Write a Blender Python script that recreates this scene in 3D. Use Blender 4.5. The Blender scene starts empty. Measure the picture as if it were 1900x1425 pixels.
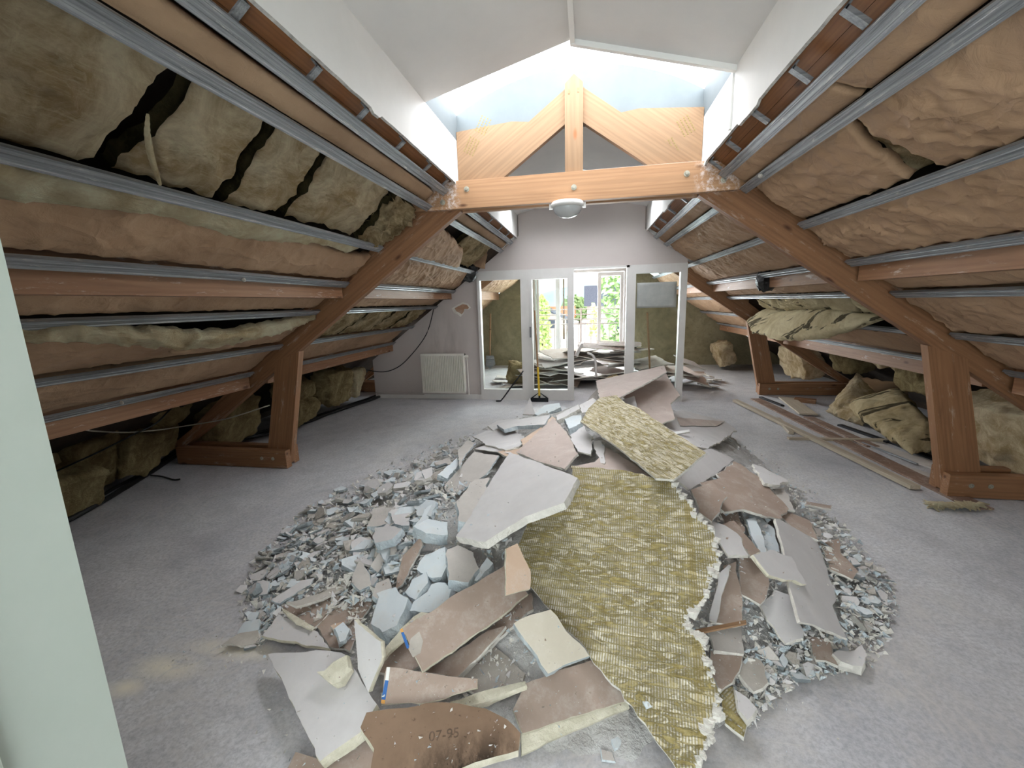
import bpy, math, random
import numpy as np
from mathutils import Vector, Matrix, noise

# ------------------------------------------------------------------ camera, sky, lights, exposure
SC = bpy.context.scene
COL = SC.collection
FPX, PCX, PCY, EYE = 790.0, 950.0, 712.5, Vector((0.0, 0.0, 1.5))
YAW, PITCH, ROLL = -0.1765, -0.1875, 0.0289
_f = Vector((math.sin(YAW) * math.cos(PITCH), math.cos(YAW) * math.cos(PITCH), math.sin(PITCH)))
_r = Vector((math.cos(YAW), -math.sin(YAW), 0.0))
_d = _f.cross(_r)
CR = math.cos(ROLL) * _r + math.sin(ROLL) * _d
CD = -math.sin(ROLL) * _r + math.cos(ROLL) * _d
CF = _f
cam = bpy.data.cameras.new('camera')
cam.sensor_fit = 'HORIZONTAL'
cam.sensor_width = 36.0
cam.lens = FPX / 1900.0 * 36.0
cam.clip_start, cam.clip_end = 0.05, 2000.0
camo = bpy.data.objects.new('camera', cam)
COL.objects.link(camo)
camo.matrix_world = Matrix(((CR.x, -CD.x, -CF.x, 0), (CR.y, -CD.y, -CF.y, 0), (CR.z, -CD.z, -CF.z, 1.5), (0, 0, 0, 1)))
SC.camera = camo
SC.view_settings.view_transform = 'Standard'
SC.view_settings.look = 'None'
SC.view_settings.gamma = 1.0
SC.view_settings.use_curve_mapping = False
SC.view_settings.exposure = 0.7
SC.cycles.max_bounces = 14
SC.cycles.diffuse_bounces = 8
SC.cycles.transparent_max_bounces = 24

world = bpy.data.worlds.new('overcast_sky')
SC.world = world
world.use_nodes = True
wn = world.node_tree
wn.nodes.clear()
wo = wn.nodes.new('ShaderNodeOutputWorld')
wb = wn.nodes.new('ShaderNodeBackground')
wr_ = wn.nodes.new('ShaderNodeValToRGB')
wt = wn.nodes.new('ShaderNodeTexCoord')
ws = wn.nodes.new('ShaderNodeSeparateXYZ')
wn.links.new(wt.outputs['Generated'], ws.inputs[0])
wn.links.new(ws.outputs['Z'], wr_.inputs[0])
wr_.color_ramp.elements[0].position = 0.0
wr_.color_ramp.elements[0].color = (0.93, 0.97, 1.0, 1)
wr_.color_ramp.elements[1].position = 0.35
wr_.color_ramp.elements[1].color = (1.0, 1.0, 1.0, 1)
wn.links.new(wr_.outputs[0], wb.inputs[0])
wb.inputs[1].default_value = 1.5
wn.links.new(wb.outputs[0], wo.inputs[0])


def area(name, loc, rot, sx, sy, power, col=(1, 1, 1), spread=180):
    l = bpy.data.lights.new(name, 'AREA')
    l.shape = 'RECTANGLE'
    l.size, l.size_y, l.energy, l.color = sx, sy, power, col
    l.spread = math.radians(spread)
    o = bpy.data.objects.new(name, l)
    COL.objects.link(o)
    o.location, o.rotation_euler = loc, rot
    return o


# daylight through rooflights (three added, unseen), the french window and an added rear window
area('overcast_daylight', (-0.1, 3.5, 5.0), (0, 0, 0), 16, 15, 6500, (0.94, 0.97, 1.0))
area('added_rear_fill', (-0.1, -1.8, 1.4), (math.radians(90), 0, 0), 3.0, 1.9, 70, (0.97, 0.98, 1.0))  # fill added behind the camera, through a made-up rear window
area('window_daylight', (-0.1, 10.75, 1.6), (math.radians(-90), 0, 0), 2.2, 1.9, 360, (0.95, 0.98, 1.0))

# ------------------------------------------------------------------ helpers
random.seed(7)
R = random.random
SL = 0.736
NL = math.hypot(1, SL)
XC = -0.1
WORLD = {}


def ray(px, py):
    return CR * (px - PCX) + CD * (py - PCY) + CF * FPX


def at_z(px, py, z):
    d = ray(px, py)
    return EYE + d * ((z - EYE.z) / d.z)


def at_y(px, py, y):
    d = ray(px, py)
    return EYE + d * (y / d.y)


def roof(side, u, y, w=0.0):
    """A point on the sloping lining: u from the ridge axis, y along the loft, w outwards from the lining's face."""
    return Vector((XC + side * (u + w * SL / NL), y, 2.44 - SL * (u - 0.915) + w / NL))


def on_roof(px, py, side, w=0.0):
    n = Vector((SL * side, 0, 1))
    p0 = roof(side, 1.0, 0, w)
    d = ray(px, py)
    return EYE + d * (n.dot(p0 - EYE) / n.dot(d))


def lin(h):
    return tuple(c / 12.92 if c <= .04045 else ((c + .055) / 1.055) ** 2.4 for c in [x / 255 for x in h]) + (1,)


class G:
    def __init__(s):
        s.V, s.F, s.m = [], [], []

    def add(s, V, F, m=0):
        b = len(s.V)
        s.V += [Vector(v) for v in V]
        s.F += [[i + b for i in f] for f in F]
        s.m += [m] * len(F) if isinstance(m, int) else m
        return s

    def box(s, lo, hi, m=0, M=None):
        (a, b, c), (d, e, f) = lo, hi
        V = [Vector(v) for v in ((a, b, c), (d, b, c), (d, e, c), (a, e, c), (a, b, f), (d, b, f), (d, e, f), (a, e, f))]
        if M:
            V = [M @ v for v in V]
        return s.add(V, [(0, 3, 2, 1), (4, 5, 6, 7), (0, 1, 5, 4), (1, 2, 6, 5), (2, 3, 7, 6), (3, 0, 4, 7)], m)

    def prism(s, P, ext, mt=0, me=0, mb=None):
        n = len(P)
        ext = Vector(ext)
        P = [Vector(p) for p in P]
        F = [list(range(n)), list(range(2 * n - 1, n - 1, -1))] + [[i, i + n, (i + 1) % n + n, (i + 1) % n] for i in range(n)]
        return s.add(P + [p + ext for p in P], F, [mt, mt if mb is None else mb] + [me] * n)

    def tube(s, P, r, k=8, m=0):
        P = [Vector(p) for p in P]
        V, F = [], []
        for i, p in enumerate(P):
            t = (P[min(i + 1, len(P) - 1)] - P[max(i - 1, 0)]).normalized()
            a = t.cross(Vector((0, 0, 1)) if abs(t.z) < .9 else Vector((1, 0, 0))).normalized()
            b = t.cross(a)
            rr = r[i] if isinstance(r, (list, tuple)) else r
            V += [p + (a * math.cos(6.2832 * j / k) + b * math.sin(6.2832 * j / k)) * rr for j in range(k)]
        for i in range(len(P) - 1):
            F += [(i * k + j, i * k + (j + 1) % k, i * k + k + (j + 1) % k, i * k + k + j) for j in range(k)]
        F += [list(range(k - 1, -1, -1)), list(range(len(V) - k, len(V)))]
        return s.add(V, F, m)

    def lathe(s, c, prof, ax=(0, 0, 1), k=32, m=0):
        ax = Vector(ax).normalized()
        a = ax.orthogonal().normalized()
        b = ax.cross(a)
        c = Vector(c)
        V = [c + ax * h + (a * math.cos(6.2832 * j / k) + b * math.sin(6.2832 * j / k)) * r for r, h in prof for j in range(k)]
        F = [(i * k + j, i * k + (j + 1) % k, i * k + k + (j + 1) % k, i * k + k + j) for i in range(len(prof) - 1) for j in range(k)]
        F += [list(range(k - 1, -1, -1)), list(range(len(V) - k, len(V)))]
        return s.add(V, F, m)

    def obj(s, name, mats, parent=None, M=None, smooth=False):
        if M is None:
            lo = Vector([min(v[i] for v in s.V) for i in range(3)])
            hi = Vector([max(v[i] for v in s.V) for i in range(3)])
            M = Matrix.Translation(((lo.x + hi.x) / 2, (lo.y + hi.y) / 2, lo.z)) if parent is None else WORLD[parent.name]
        Mi = M.inverted()
        me = bpy.data.meshes.new(name)
        me.from_pydata([Mi @ v for v in s.V], [], s.F)
        for m in mats if isinstance(mats, (list, tuple)) else [mats]:
            me.materials.append(m)
        me.polygons.foreach_set('material_index', s.m)
        if smooth:
            me.polygons.foreach_set('use_smooth', [True] * len(s.F))
        me.update()
        o = bpy.data.objects.new(name, me)
        COL.objects.link(o)
        place(o, M, parent)
        return o


def place(o, M, parent=None):
    WORLD[o.name] = M.copy()
    if parent is not None:
        o.parent = parent
        o.matrix_basis = WORLD[parent.name].inverted() @ M
    else:
        o.matrix_basis = M


def tag(o, label, cat, group=None, kind=None):
    o['label'], o['category'] = label, cat
    if group:
        o['group'] = group
    if kind:
        o['kind'] = kind
    return o


def struct(o, label=None, cat=None):
    o['kind'] = 'structure'
    if label:
        o['label'], o['category'] = label, cat
    return o


def empty(name, loc, label, cat, group=None, kind=None):
    o = bpy.data.objects.new(name, None)
    o.empty_display_size = 0.1
    COL.objects.link(o)
    place(o, Matrix.Translation(loc))
    return tag(o, label, cat, group, kind)


def frame(o, x, z):
    """A matrix at o with its X axis along x and Z axis near z."""
    x = Vector(x).normalized()
    y = Vector(z).cross(x).normalized()
    z = x.cross(y)
    return Matrix(((x.x, y.x, z.x, o[0]), (x.y, y.y, z.y, o[1]), (x.z, y.z, z.z, o[2]), (0, 0, 0, 1)))


# ------------------------------------------------------------------ materials
class N:
    def __init__(s, name, rough=.85, metal=0.0, spec=.3):
        s.mat = bpy.data.materials.new(name)
        s.mat.use_nodes = True
        s.t = s.mat.node_tree
        s.b = s.t.nodes['Principled BSDF']
        s.b.inputs['Roughness'].default_value = rough
        s.b.inputs['Metallic'].default_value = metal
        s.b.inputs['Specular IOR Level'].default_value = spec
        s.tc = s.t.nodes.new('ShaderNodeTexCoord').outputs['Object']

    def n(s, kind, **kw):
        x = s.t.nodes.new('ShaderNode' + kind)
        for k, v in kw.items():
            setattr(x, k, v)
        return x

    def l(s, a, b):
        s.t.links.new(a, b)

    def map(s, sc=(1, 1, 1), loc=(0, 0, 0), rot=(0, 0, 0)):
        m = s.n('Mapping')
        m.inputs['Scale'].default_value = sc
        m.inputs['Location'].default_value = loc
        m.inputs['Rotation'].default_value = rot
        s.l(s.tc, m.inputs[0])
        return m.outputs[0]

    def noise(s, scale=5, detail=6, rough=.6, vec=None, dist=0):
        x = s.n('TexNoise')
        x.inputs['Scale'].default_value, x.inputs['Detail'].default_value = scale, detail
        x.inputs['Roughness'].default_value, x.inputs['Distortion'].default_value = rough, dist
        s.l(vec if vec is not None else s.tc, x.inputs['Vector'])
        return x.outputs[0]

    def ramp(s, v, stops):
        r = s.n('ValToRGB')
        e = r.color_ramp.elements
        while len(e) < len(stops):
            e.new(.5)
        for i, (p, c) in enumerate(stops):
            e[i].position = p
            e[i].color = lin(c) if max(c) > 1 else (c[0], c[0], c[0], 1)
        s.l(v, r.inputs[0])
        return r.outputs[0]

    def mix(s, f, a, b, mode='MIX'):
        m = s.n('Mix', data_type='RGBA', blend_type=mode)
        for v, i in ((f, 0), (a, 6), (b, 7)):
            if isinstance(v, (int, float)):
                m.inputs[i].default_value = v
            elif isinstance(v, tuple):
                m.inputs[i].default_value = lin(v)
            else:
                s.l(v, m.inputs[i])
        return m.outputs[2]

    def math(s, op, a, b=0.0):
        m = s.n('Math', operation=op)
        for v, i in ((a, 0), (b, 1)):
            if isinstance(v, (int, float)):
                m.inputs[i].default_value = v
            else:
                s.l(v, m.inputs[i])
        return m.outputs[0]

    def blob(s, c, r, soft=.5):
        """1 inside an ellipsoid about c of radii r in object space, fading to 0 at its rim."""
        m = s.map(tuple(1 / x for x in r), tuple(-a / x for a, x in zip(c, r)))
        v = s.n('VectorMath', operation='LENGTH')
        s.l(m, v.inputs[0])
        k = s.n('MapRange')
        k.inputs['From Min'].default_value, k.inputs['From Max'].default_value = 1.0, 1.0 - soft
        s.l(v.outputs['Value'], k.inputs['Value'])
        return k.outputs[0]

    def bump(s, h, strength=.5, dist=.01):
        b = s.n('Bump')
        b.inputs['Strength'].default_value, b.inputs['Distance'].default_value = strength, dist
        s.l(h, b.inputs['Height'])
        if s.b.inputs['Normal'].is_linked:
            s.l(s.b.inputs['Normal'].links[0].from_socket, b.inputs['Normal'])
        s.l(b.outputs[0], s.b.inputs['Normal'])

    def col(s, c):
        if isinstance(c, tuple):
            s.b.inputs['Base Color'].default_value = lin(c)
        else:
            s.l(c, s.b.inputs['Base Color'])
        return s.mat


def plain(name, a, b=None, scale=6, rough=.85, bump=0, bscale=60, bdist=.004, metal=0, spec=.3, lo=.35, hi=.65, stretch=None):
    m = N(name, rough, metal, spec)
    v = m.map(stretch) if stretch else None
    if bump:
        m.bump(m.noise(bscale, 5, .65, v), bump, bdist)
    return m.col(m.ramp(m.noise(scale, 6, .65, v), [(lo, a), (hi, b or a)]))


def wood(name, a, b, knots=(70, 35, 18), smear=0.0, blobs=()):
    m = N(name, .62, 0, .35)
    g = m.noise(1.0, 8, .68, m.map((1.0, 17, 17)), 1.6)
    c = m.ramp(g, [(.18, a), (.8, b)])
    w = m.n('TexWave', wave_type='RINGS', rings_direction='X')
    w.inputs['Scale'].default_value, w.inputs['Distortion'].default_value = 3.2, 5.0
    w.inputs['Detail'].default_value, w.inputs['Detail Scale'].default_value = 2.0, .8
    m.l(m.map((.22, 5, 5)), w.inputs['Vector'])
    c = m.mix(m.ramp(w.outputs[1], [(.35, (0,)), (1, (.2,))]), c, tuple(int(x * .72) for x in a))
    vo = m.n('TexVoronoi')
    vo.inputs['Scale'].default_value = 1.0
    m.l(m.map((2.6, 7, 7)), vo.inputs['Vector'])
    c = m.mix(m.ramp(vo.outputs['Distance'], [(.05, (.85,)), (.13, (0,))]), c, knots)
    if smear:
        s = m.ramp(m.noise(5, 8, .75, m.map((.8, 4, 4))), [(.58, (0,)), (.7, (smear,))])
        c = m.mix(s, c, (205, 190, 180))
    for ctr, r in blobs:
        k = m.math('MULTIPLY', m.blob(ctr, r), m.ramp(m.noise(22, 6, .8), [(.48, (0,)), (.62, (.95,))]))
        c = m.mix(k, c, (222, 212, 208))
    m.bump(g, .15, .003)
    return m.col(c)


WOOD = wood('stained_pine', (116, 80, 54), (156, 113, 79), smear=.5)
WOODC = wood('stained_pine_plastered', (150, 110, 78), (184, 144, 108), blobs=(((-1.03, 0, 0), (.16, .3, .12)), ((1.03, 0, 0), (.2, .3, .12))))
WOODL = wood('pale_pine', (122, 94, 68), (143, 115, 87), (140, 80, 40))
WOODB = wood('boarding_pine', (120, 76, 44), (158, 106, 64), (60, 32, 18))
PURL = wood('dusty_purlin', (126, 88, 62), (160, 120, 90), smear=.9)


def paper_mat(name, a, b, folds=.5):
    m = N(name, .8, 0, .25)
    wv = m.n('TexWave', bands_direction='DIAGONAL')
    wv.inputs['Scale'].default_value, wv.inputs['Distortion'].default_value = 1.3, 9
    wv.inputs['Detail'].default_value = 3
    m.l(m.map((1, 1.6, 1)), wv.inputs['Vector'])
    fold = m.ramp(wv.outputs[1], [(.0, (1,)), (.22, (.25,)), (1, (0,))])
    m.bump(m.noise(9, 7, .62, None, .8), .4, .025)
    m.bump(fold, folds * .6, .015)
    vo = m.n('TexVoronoi', feature='DISTANCE_TO_EDGE')
    vo.inputs['Scale'].default_value = 1.0
    wp = m.n('VectorMath', operation='ADD')
    nz = m.n('TexNoise')
    nz.inputs['Scale'].default_value, nz.inputs['Detail'].default_value = 4, 4
    m.l(m.map((2.6, 6, 3), (0, 0, 0), (0, 0, .5)), wp.inputs[0])
    m.l(nz.outputs['Color'], wp.inputs[1])
    m.l(m.tc, nz.inputs['Vector'])
    m.l(wp.outputs[0], vo.inputs['Vector'])
    m.bump(m.ramp(vo.outputs['Distance'], [(0, (1,)), (.12, (.3,)), (.5, (0,))]), folds * .6, .02)
    st = m.ramp(m.noise(1.7, 4, .5), [(.35, a), (.65, b)])
    return m.col(m.mix(m.ramp(m.noise(60, 4, .7), [(.72, (0,)), (.8, (.35,))]), st, (80, 62, 46)))


KRAFT = paper_mat('kraft_facing', (150, 121, 95), (170, 140, 112))
KRAFT2 = paper_mat('kraft_facing_taut', (152, 124, 98), (172, 144, 116), .2)


def wool_mat(name, a, b, dark, dk=.6):
    m = N(name, .97, 0, .05)
    n1 = m.noise(3.6, 10, .68, None, 1.2)
    c = m.ramp(n1, [(.2, tuple(int(x * .9) for x in a)), (.4, a), (.62, b), (.8, tuple(min(255, int(x * 1.1)) for x in b))])
    fib = m.noise(6, 8, .75, m.map((1, 5, 5), (0, 0, 0), (.3, .5, .7)), 1.5)
    c = m.mix(m.ramp(fib, [(.5, (0,)), (.68, (.4,))]), c, tuple(min(255, int(x * 1.12)) for x in b))
    c = m.mix(m.ramp(m.noise(2.2, 7, .65), [(.56, (0,)), (.78, (dk,))]), c, dark)
    m.bump(m.noise(60, 8, .75, m.map((1, 1, 2.2))), 1.0, .02)
    m.bump(m.noise(10, 9, .72, None, 2.5), 1.0, .07)
    m.bump(fib, .6, .03)
    return m.col(c)


WOOL = wool_mat('glass_wool', (196, 168, 126), (242, 224, 190), (128, 104, 72), .5)
WOOLG = wool_mat('mineral_wool', (142, 124, 88), (194, 176, 132), (56, 50, 36), .75)
WOOLP = wool_mat('pale_wool', (218, 194, 150), (248, 236, 202), (172, 144, 98), .5)
WOOLD = wool_mat('sooty_wool', (160, 136, 98), (220, 200, 160), (34, 32, 27), .95)


def slit_wool(name, d, a=(204, 182, 138), b=(240, 226, 188), f=9.0, thr=.57):
    """Wool split by long dark slits that run along d."""
    m = N(name, .97, 0, .05)
    d = Vector(d).normalized()
    e1 = d.orthogonal().normalized()
    cb = m.n('CombineXYZ')
    for i, (v, k) in enumerate(((d, .16), (e1, 1.0), (d.cross(e1), 1.0))):
        dt = m.n('VectorMath', operation='DOT_PRODUCT')
        dt.inputs[1].default_value = v * k * f
        m.l(m.tc, dt.inputs[0])
        m.l(dt.outputs['Value'], cb.inputs[i])
    c = m.ramp(m.noise(4, 9, .7, None, 1), [(.3, a), (.62, b)])
    st = m.noise(1.0, 4, .5, cb.outputs[0], .3)
    c = m.mix(m.ramp(st, [(thr, (0,)), (thr + .03, (.92,)), (thr + .09, (.85,)), (thr + .16, (.1,))]), c, (70, 62, 46))
    m.bump(m.noise(60, 8, .75), .9, .02)
    m.bump(m.noise(10, 9, .72, None, 2.5), .9, .06)
    m.bump(st, -.8, .06)
    return m.col(c)


SLITA = slit_wool('slit_pale_wool', (-.45, .8, -.35))
SLITC = slit_wool('slit_upper_wool', (.5, -.75, -.35))
SLITB = slit_wool('slit_fallen_wool', at_z(1668, 718, .42) - at_z(1560, 752, .12), (186, 160, 116), (230, 212, 172), 7, .56)
WOOLX = wool_mat('old_brown_wool', (60, 54, 36), (96, 86, 58), (26, 24, 18), .9)


def zinc_mat():
    m = N('galvanised_steel', .45, .65, .5)
    s = m.ramp(m.noise(2.5, 7, .7, m.map((.6, 30, 30))), [(.3, (104, 107, 110)), (.5, (142, 146, 150)), (.66, (170, 173, 176))])
    c = m.mix(m.ramp(m.noise(8, 7, .8, m.map((.7, 6, 6))), [(.58, (0,)), (.66, (.9,))]), s, (206, 203, 198))
    m.l(m.ramp(m.noise(6, 4), [(.3, (.35,)), (.7, (.6,))]), m.b.inputs['Roughness'])
    return m.col(c)


ZINC = zinc_mat()
PAINT = plain('white_paint', (222, 221, 218), (230, 229, 226), 2, .6)
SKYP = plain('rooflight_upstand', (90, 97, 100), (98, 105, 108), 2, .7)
PAINTC = plain('ceiling_paint', (206, 204, 202), (216, 214, 211), 1.2, .7)
GYPEDGE = plain('broken_gypsum', (150, 146, 142), (196, 192, 186), 20, .9, .6, 60)
FRAMEW = plain('white_lacquer', (206, 203, 200), (216, 213, 210), 3, .45)
DECK = plain('dark_roof_boarding', (38, 31, 25), (58, 46, 36), 6, .95, .5, 20)
BLACK = plain('black_plastic', (16, 16, 17), (26, 26, 28), 8, .35, .6, 9, .03, spec=.5)
CABLE = plain('black_cable', (20, 20, 21), (34, 33, 33), 9, .5)
WIREW = plain('grey_wire', (150, 142, 130), (170, 162, 150), 9, .5)
IRON = plain('black_iron', (22, 23, 28), (36, 37, 42), 14, .5, metal=.2)
YELLOW = plain('yellow_paint', (196, 158, 40), (212, 178, 64), 9, .5)
ASH = wood('ash_handle', (136, 104, 76), (170, 136, 104))
RADW = plain('radiator_enamel', (224, 219, 211), (232, 228, 221), 3, .35, spec=.5)


def floor_mat():
    m = N('concrete_screed', .62, 0, .4)
    big = m.noise(.9, 7, .62, None, .6)
    c = m.ramp(big, [(.28, (166, 165, 170)), (.5, (196, 195, 198)), (.72, (214, 212, 213))])
    sp = m.noise(55, 6, .75)
    c = m.mix(m.ramp(sp, [(.38, (.5,)), (.58, (0,))]), c, (126, 125, 130))
    c = m.mix(m.ramp(m.noise(5, 8, .75, None, 1), [(.36, (.45,)), (.56, (0,))]), c, (152, 151, 155))
    # broom swirls
    wv = m.n('TexWave', wave_type='RINGS', rings_direction='Z')
    wv.inputs['Scale'].default_value, wv.inputs['Distortion'].default_value = 5, 22
    wv.inputs['Detail'].default_value, wv.inputs['Detail Scale'].default_value = 3, 1.2
    m.l(m.map((1, .7, 1), (1.9, -2.4, 0)), wv.inputs['Vector'])
    k = m.math('MULTIPLY', m.ramp(wv.outputs[1], [(.5, (0,)), (.95, (.5,))]), m.ramp(m.noise(1.3, 5, .6), [(.42, (0,)), (.6, (1,))]))
    c = m.mix(k, c, (196, 192, 190))
    # scratches
    for ang, off in ((.5, 0), (-.25, 3.1)):
        sc = m.noise(3, 2, .4, m.map((1.4, 60, 1), (off, off, 0), (0, 0, ang)))
        kk = m.math('MULTIPLY', m.ramp(sc, [(.68, (0,)), (.74, (.6,))]), m.ramp(m.noise(2.2, 3), [(.5, (0,)), (.6, (1,))]))
        c = m.mix(kk, c, (208, 204, 198))
    # plaster dust: trodden streak by the door jamb and a halo round the heap
    d = m.ramp(m.noise(6, 9, .78, None, 1.2), [(.34, (0,)), (.48, (1,))])
    fl = lambda px, py: at_z(px, py, 0)
    a = fl(310, 1238)
    b = fl(440, 1205)
    k = m.math('MAXIMUM', m.blob((a.x, a.y, 0), (.2, .085, 9), .9), m.blob((b.x, b.y, 0), (.3, .07, 9), .9))
    a = fl(235, 1275)
    k = m.math('MAXIMUM', k, m.blob((a.x, a.y, 0), (.1, .06, 9), .9))
    c = m.mix(m.math('MULTIPLY', k, d), c, (224, 216, 200))
    h = m.blob((-.05, 3.2, 0), (2.35, 3.1, 9), .45)
    d2 = m.ramp(m.noise(2.6, 9, .8), [(.42, (0,)), (.66, (.75,))])
    c = m.mix(m.math('MULTIPLY', h, d2), c, (196, 188, 178))
    m.bump(sp, .3, .003)
    m.bump(big, .2, .02)
    return m.col(c)


FLOOR = floor_mat()


def wall_mat():
    m = N('grey_lilac_wall', .8, 0, .25)
    c = m.ramp(m.noise(1.1, 5, .55), [(.3, (190, 180, 177)), (.7, (200, 191, 187))])
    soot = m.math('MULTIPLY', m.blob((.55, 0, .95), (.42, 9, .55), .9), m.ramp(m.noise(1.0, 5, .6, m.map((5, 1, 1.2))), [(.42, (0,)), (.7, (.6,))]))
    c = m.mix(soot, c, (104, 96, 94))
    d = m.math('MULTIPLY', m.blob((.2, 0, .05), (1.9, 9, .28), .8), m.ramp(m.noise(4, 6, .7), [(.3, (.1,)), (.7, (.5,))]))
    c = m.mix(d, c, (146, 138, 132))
    m.bump(m.noise(70, 4), .1, .002)
    return m.col(c)


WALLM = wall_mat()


def gable_mat():
    m = N('stained_gable', .95, 0, .1)
    c = m.ramp(m.noise(1.4, 8, .7, None, .8), [(.28, (112, 106, 84)), (.5, (140, 132, 106)), (.75, (164, 156, 130))])
    c = m.mix(m.ramp(m.noise(9, 7, .75), [(.5, (0,)), (.7, (.5,))]), c, (92, 86, 70))
    m.bump(m.noise(24, 7, .7), .6, .02)
    return m.col(c)


GABLE = gable_mat()
DUSTY = plain('plaster_dust', (176, 173, 170), (208, 207, 205), 7, .95, 1.0, 40, .02)


def board_face(name, a, b, spots=0.0, spotcol=(70, 55, 42), rough=.8, dust=.35):
    m = N(name, rough, 0, .25)
    c = m.ramp(m.noise(3, 6, .6), [(.3, a), (.7, b)])
    if dust:
        c = m.mix(m.ramp(m.noise(7, 9, .82), [(.5, (0,)), (.7, (dust * 1.3,))]), c, (208, 202, 194))
        c = m.mix(m.ramp(m.noise(2.6, 5, .6), [(.5, (0,)), (.7, (.3,))]), c, tuple(int(x * .84) for x in a))
    if spots:
        c = m.mix(m.ramp(m.noise(26, 5, .7), [(.64, (0,)), (.7, (spots,))]), c, spotcol)
    m.bump(m.noise(30, 6, .7), .15, .004)
    return m.col(c)


KR = board_face('board_back_paper', (150, 132, 120), (172, 154, 142), .5)
KRP = board_face('board_pink_paper', (174, 158, 150), (192, 177, 168), .15)
KRL = board_face('board_tan_paper', (184, 158, 136), (202, 178, 158), .1)
WH = board_face('board_white_face', (192, 188, 187), (210, 207, 206), .12, (150, 142, 134), dust=.25)
GR = board_face('board_grey_face', (176, 170, 164), (194, 188, 182), .15)
CE = board_face('dusty_cement_face', (148, 140, 130), (196, 190, 182), .3, (96, 88, 78))
BL = board_face('pale_blue_plaster', (192, 200, 204), (212, 217, 219), .25, (150, 158, 164), .9, .4)
CR_ = plain('cream_core', (196, 190, 168), (222, 216, 198), 16, .9, .8, 70, .01)
CW = plain('white_core', (206, 202, 194), (226, 222, 214), 16, .9, .9, 60, .012)
CB = plain('blue_core', (184, 196, 203), (210, 217, 220), 9, .92, 1.0, 36, .02)
TAPEB = plain('blue_print', (44, 92, 156), (60, 108, 170), 8, .6)
TAPEO = plain('orange_print', (206, 150, 78), (216, 166, 98), 8, .6)
INK = plain('faded_ink', (84, 70, 58), (112, 94, 80), 60, .9)
GREENINK = plain('green_ink', (118, 104, 62), (134, 118, 74), 30, .9)


def dirty_mat():
    m = N('grimy_back_paper', .85, 0, .2)
    c = m.ramp(m.noise(3, 6, .6), [(.3, (122, 100, 82)), (.7, (146, 122, 102))])
    k = m.math('MULTIPLY', m.blob((.12, -.12, 0), (.33, .14, 9), .8), m.ramp(m.noise(9, 8, .75, m.map((1, .5, 1))), [(.4, (0,)), (.6, (1,))]))
    c = m.mix(k, c, (42, 34, 27))
    c = m.mix(m.ramp(m.noise(30, 6, .75), [(.6, (0,)), (.68, (.8,))]), c, (48, 38, 30))
    return m.col(c)


DIRT = dirty_mat()
CRF = board_face('cream_block_face', (178, 170, 154), (198, 190, 174), .1)


def net_mat(name, lines=(), ang=0.0, wool=.5, off=(0, 0, 0)):
    """Back of a lining board that carried wool: rows of pale dashes, wool fluff left in bands."""
    m = N(name, .92, 0, .1)
    b = m.n('TexBrick')
    b.offset, b.squash = 0.0, 1.0
    b.inputs['Scale'].default_value = 1.0
    b.inputs['Brick Width'].default_value, b.inputs['Row Height'].default_value = .0096, .036
    b.inputs['Mortar Size'].default_value, b.inputs['Mortar Smooth'].default_value = .0028, .35
    b.inputs['Color1'].default_value, b.inputs['Color2'].default_value = lin((228, 223, 212)), lin((205, 199, 184))
    b.inputs['Mortar'].default_value = lin((164, 152, 116))
    nz = m.n('TexNoise')
    nz.inputs['Scale'].default_value, nz.inputs['Detail'].default_value = 7, 5
    m.l(m.tc, nz.inputs['Vector'])
    sc = m.n('VectorMath', operation='SCALE')
    sc.inputs['Scale'].default_value = .016
    m.l(nz.outputs['Color'], sc.inputs[0])
    ad = m.n('VectorMath', operation='ADD')
    m.l(m.map((1, 1, 1), off, (0, 0, ang)), ad.inputs[0])
    m.l(sc.outputs[0], ad.inputs[1])
    m.l(ad.outputs[0], b.inputs['Vector'])
    c = m.mix(m.ramp(m.noise(9, 7, .7, m.map((1, 3, 1))), [(.4, (0,)), (.62, (.5,))]), b.outputs[0], (158, 144, 102))
    w = m.noise(13, 12, .8, m.map((1, 3.2, 1), (0, 0, 0), (0, 0, ang)), .8)
    k = m.math('MULTIPLY', m.ramp(w, [(wool, (0,)), (wool + .07, (.95,))]), m.ramp(m.noise(3.6, 5, .65, m.map((1, 2.2, 1), (0, 0, 0), (0, 0, ang))), [(.34, (.2,)), (.52, (1,))]))
    wc = m.ramp(m.noise(26, 7, .75), [(.3, (124, 108, 64)), (.5, (166, 150, 98)), (.75, (200, 187, 142))])
    c = m.mix(k, c, wc)
    if lines:
        sx = m.n('SeparateXYZ')
        m.l(m.map((1, 1, 1), (0, 0, 0), (0, 0, ang)), sx.inputs[0])
        for x0, hw in lines:
            d = m.math('LESS_THAN', m.math('ABSOLUTE', m.math('SUBTRACT', sx.outputs[0], x0)), hw)
            c = m.mix(m.math('MULTIPLY', d, m.ramp(m.noise(14, 6, .7), [(.3, (.25,)), (.7, (.75,))])), c, (164, 146, 92))
    m.bump(b.outputs['Fac'], -.4, .003)
    m.bump(m.math('MULTIPLY', k, m.noise(60, 8, .8)), .8, .008)
    return m.col(c)


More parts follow.
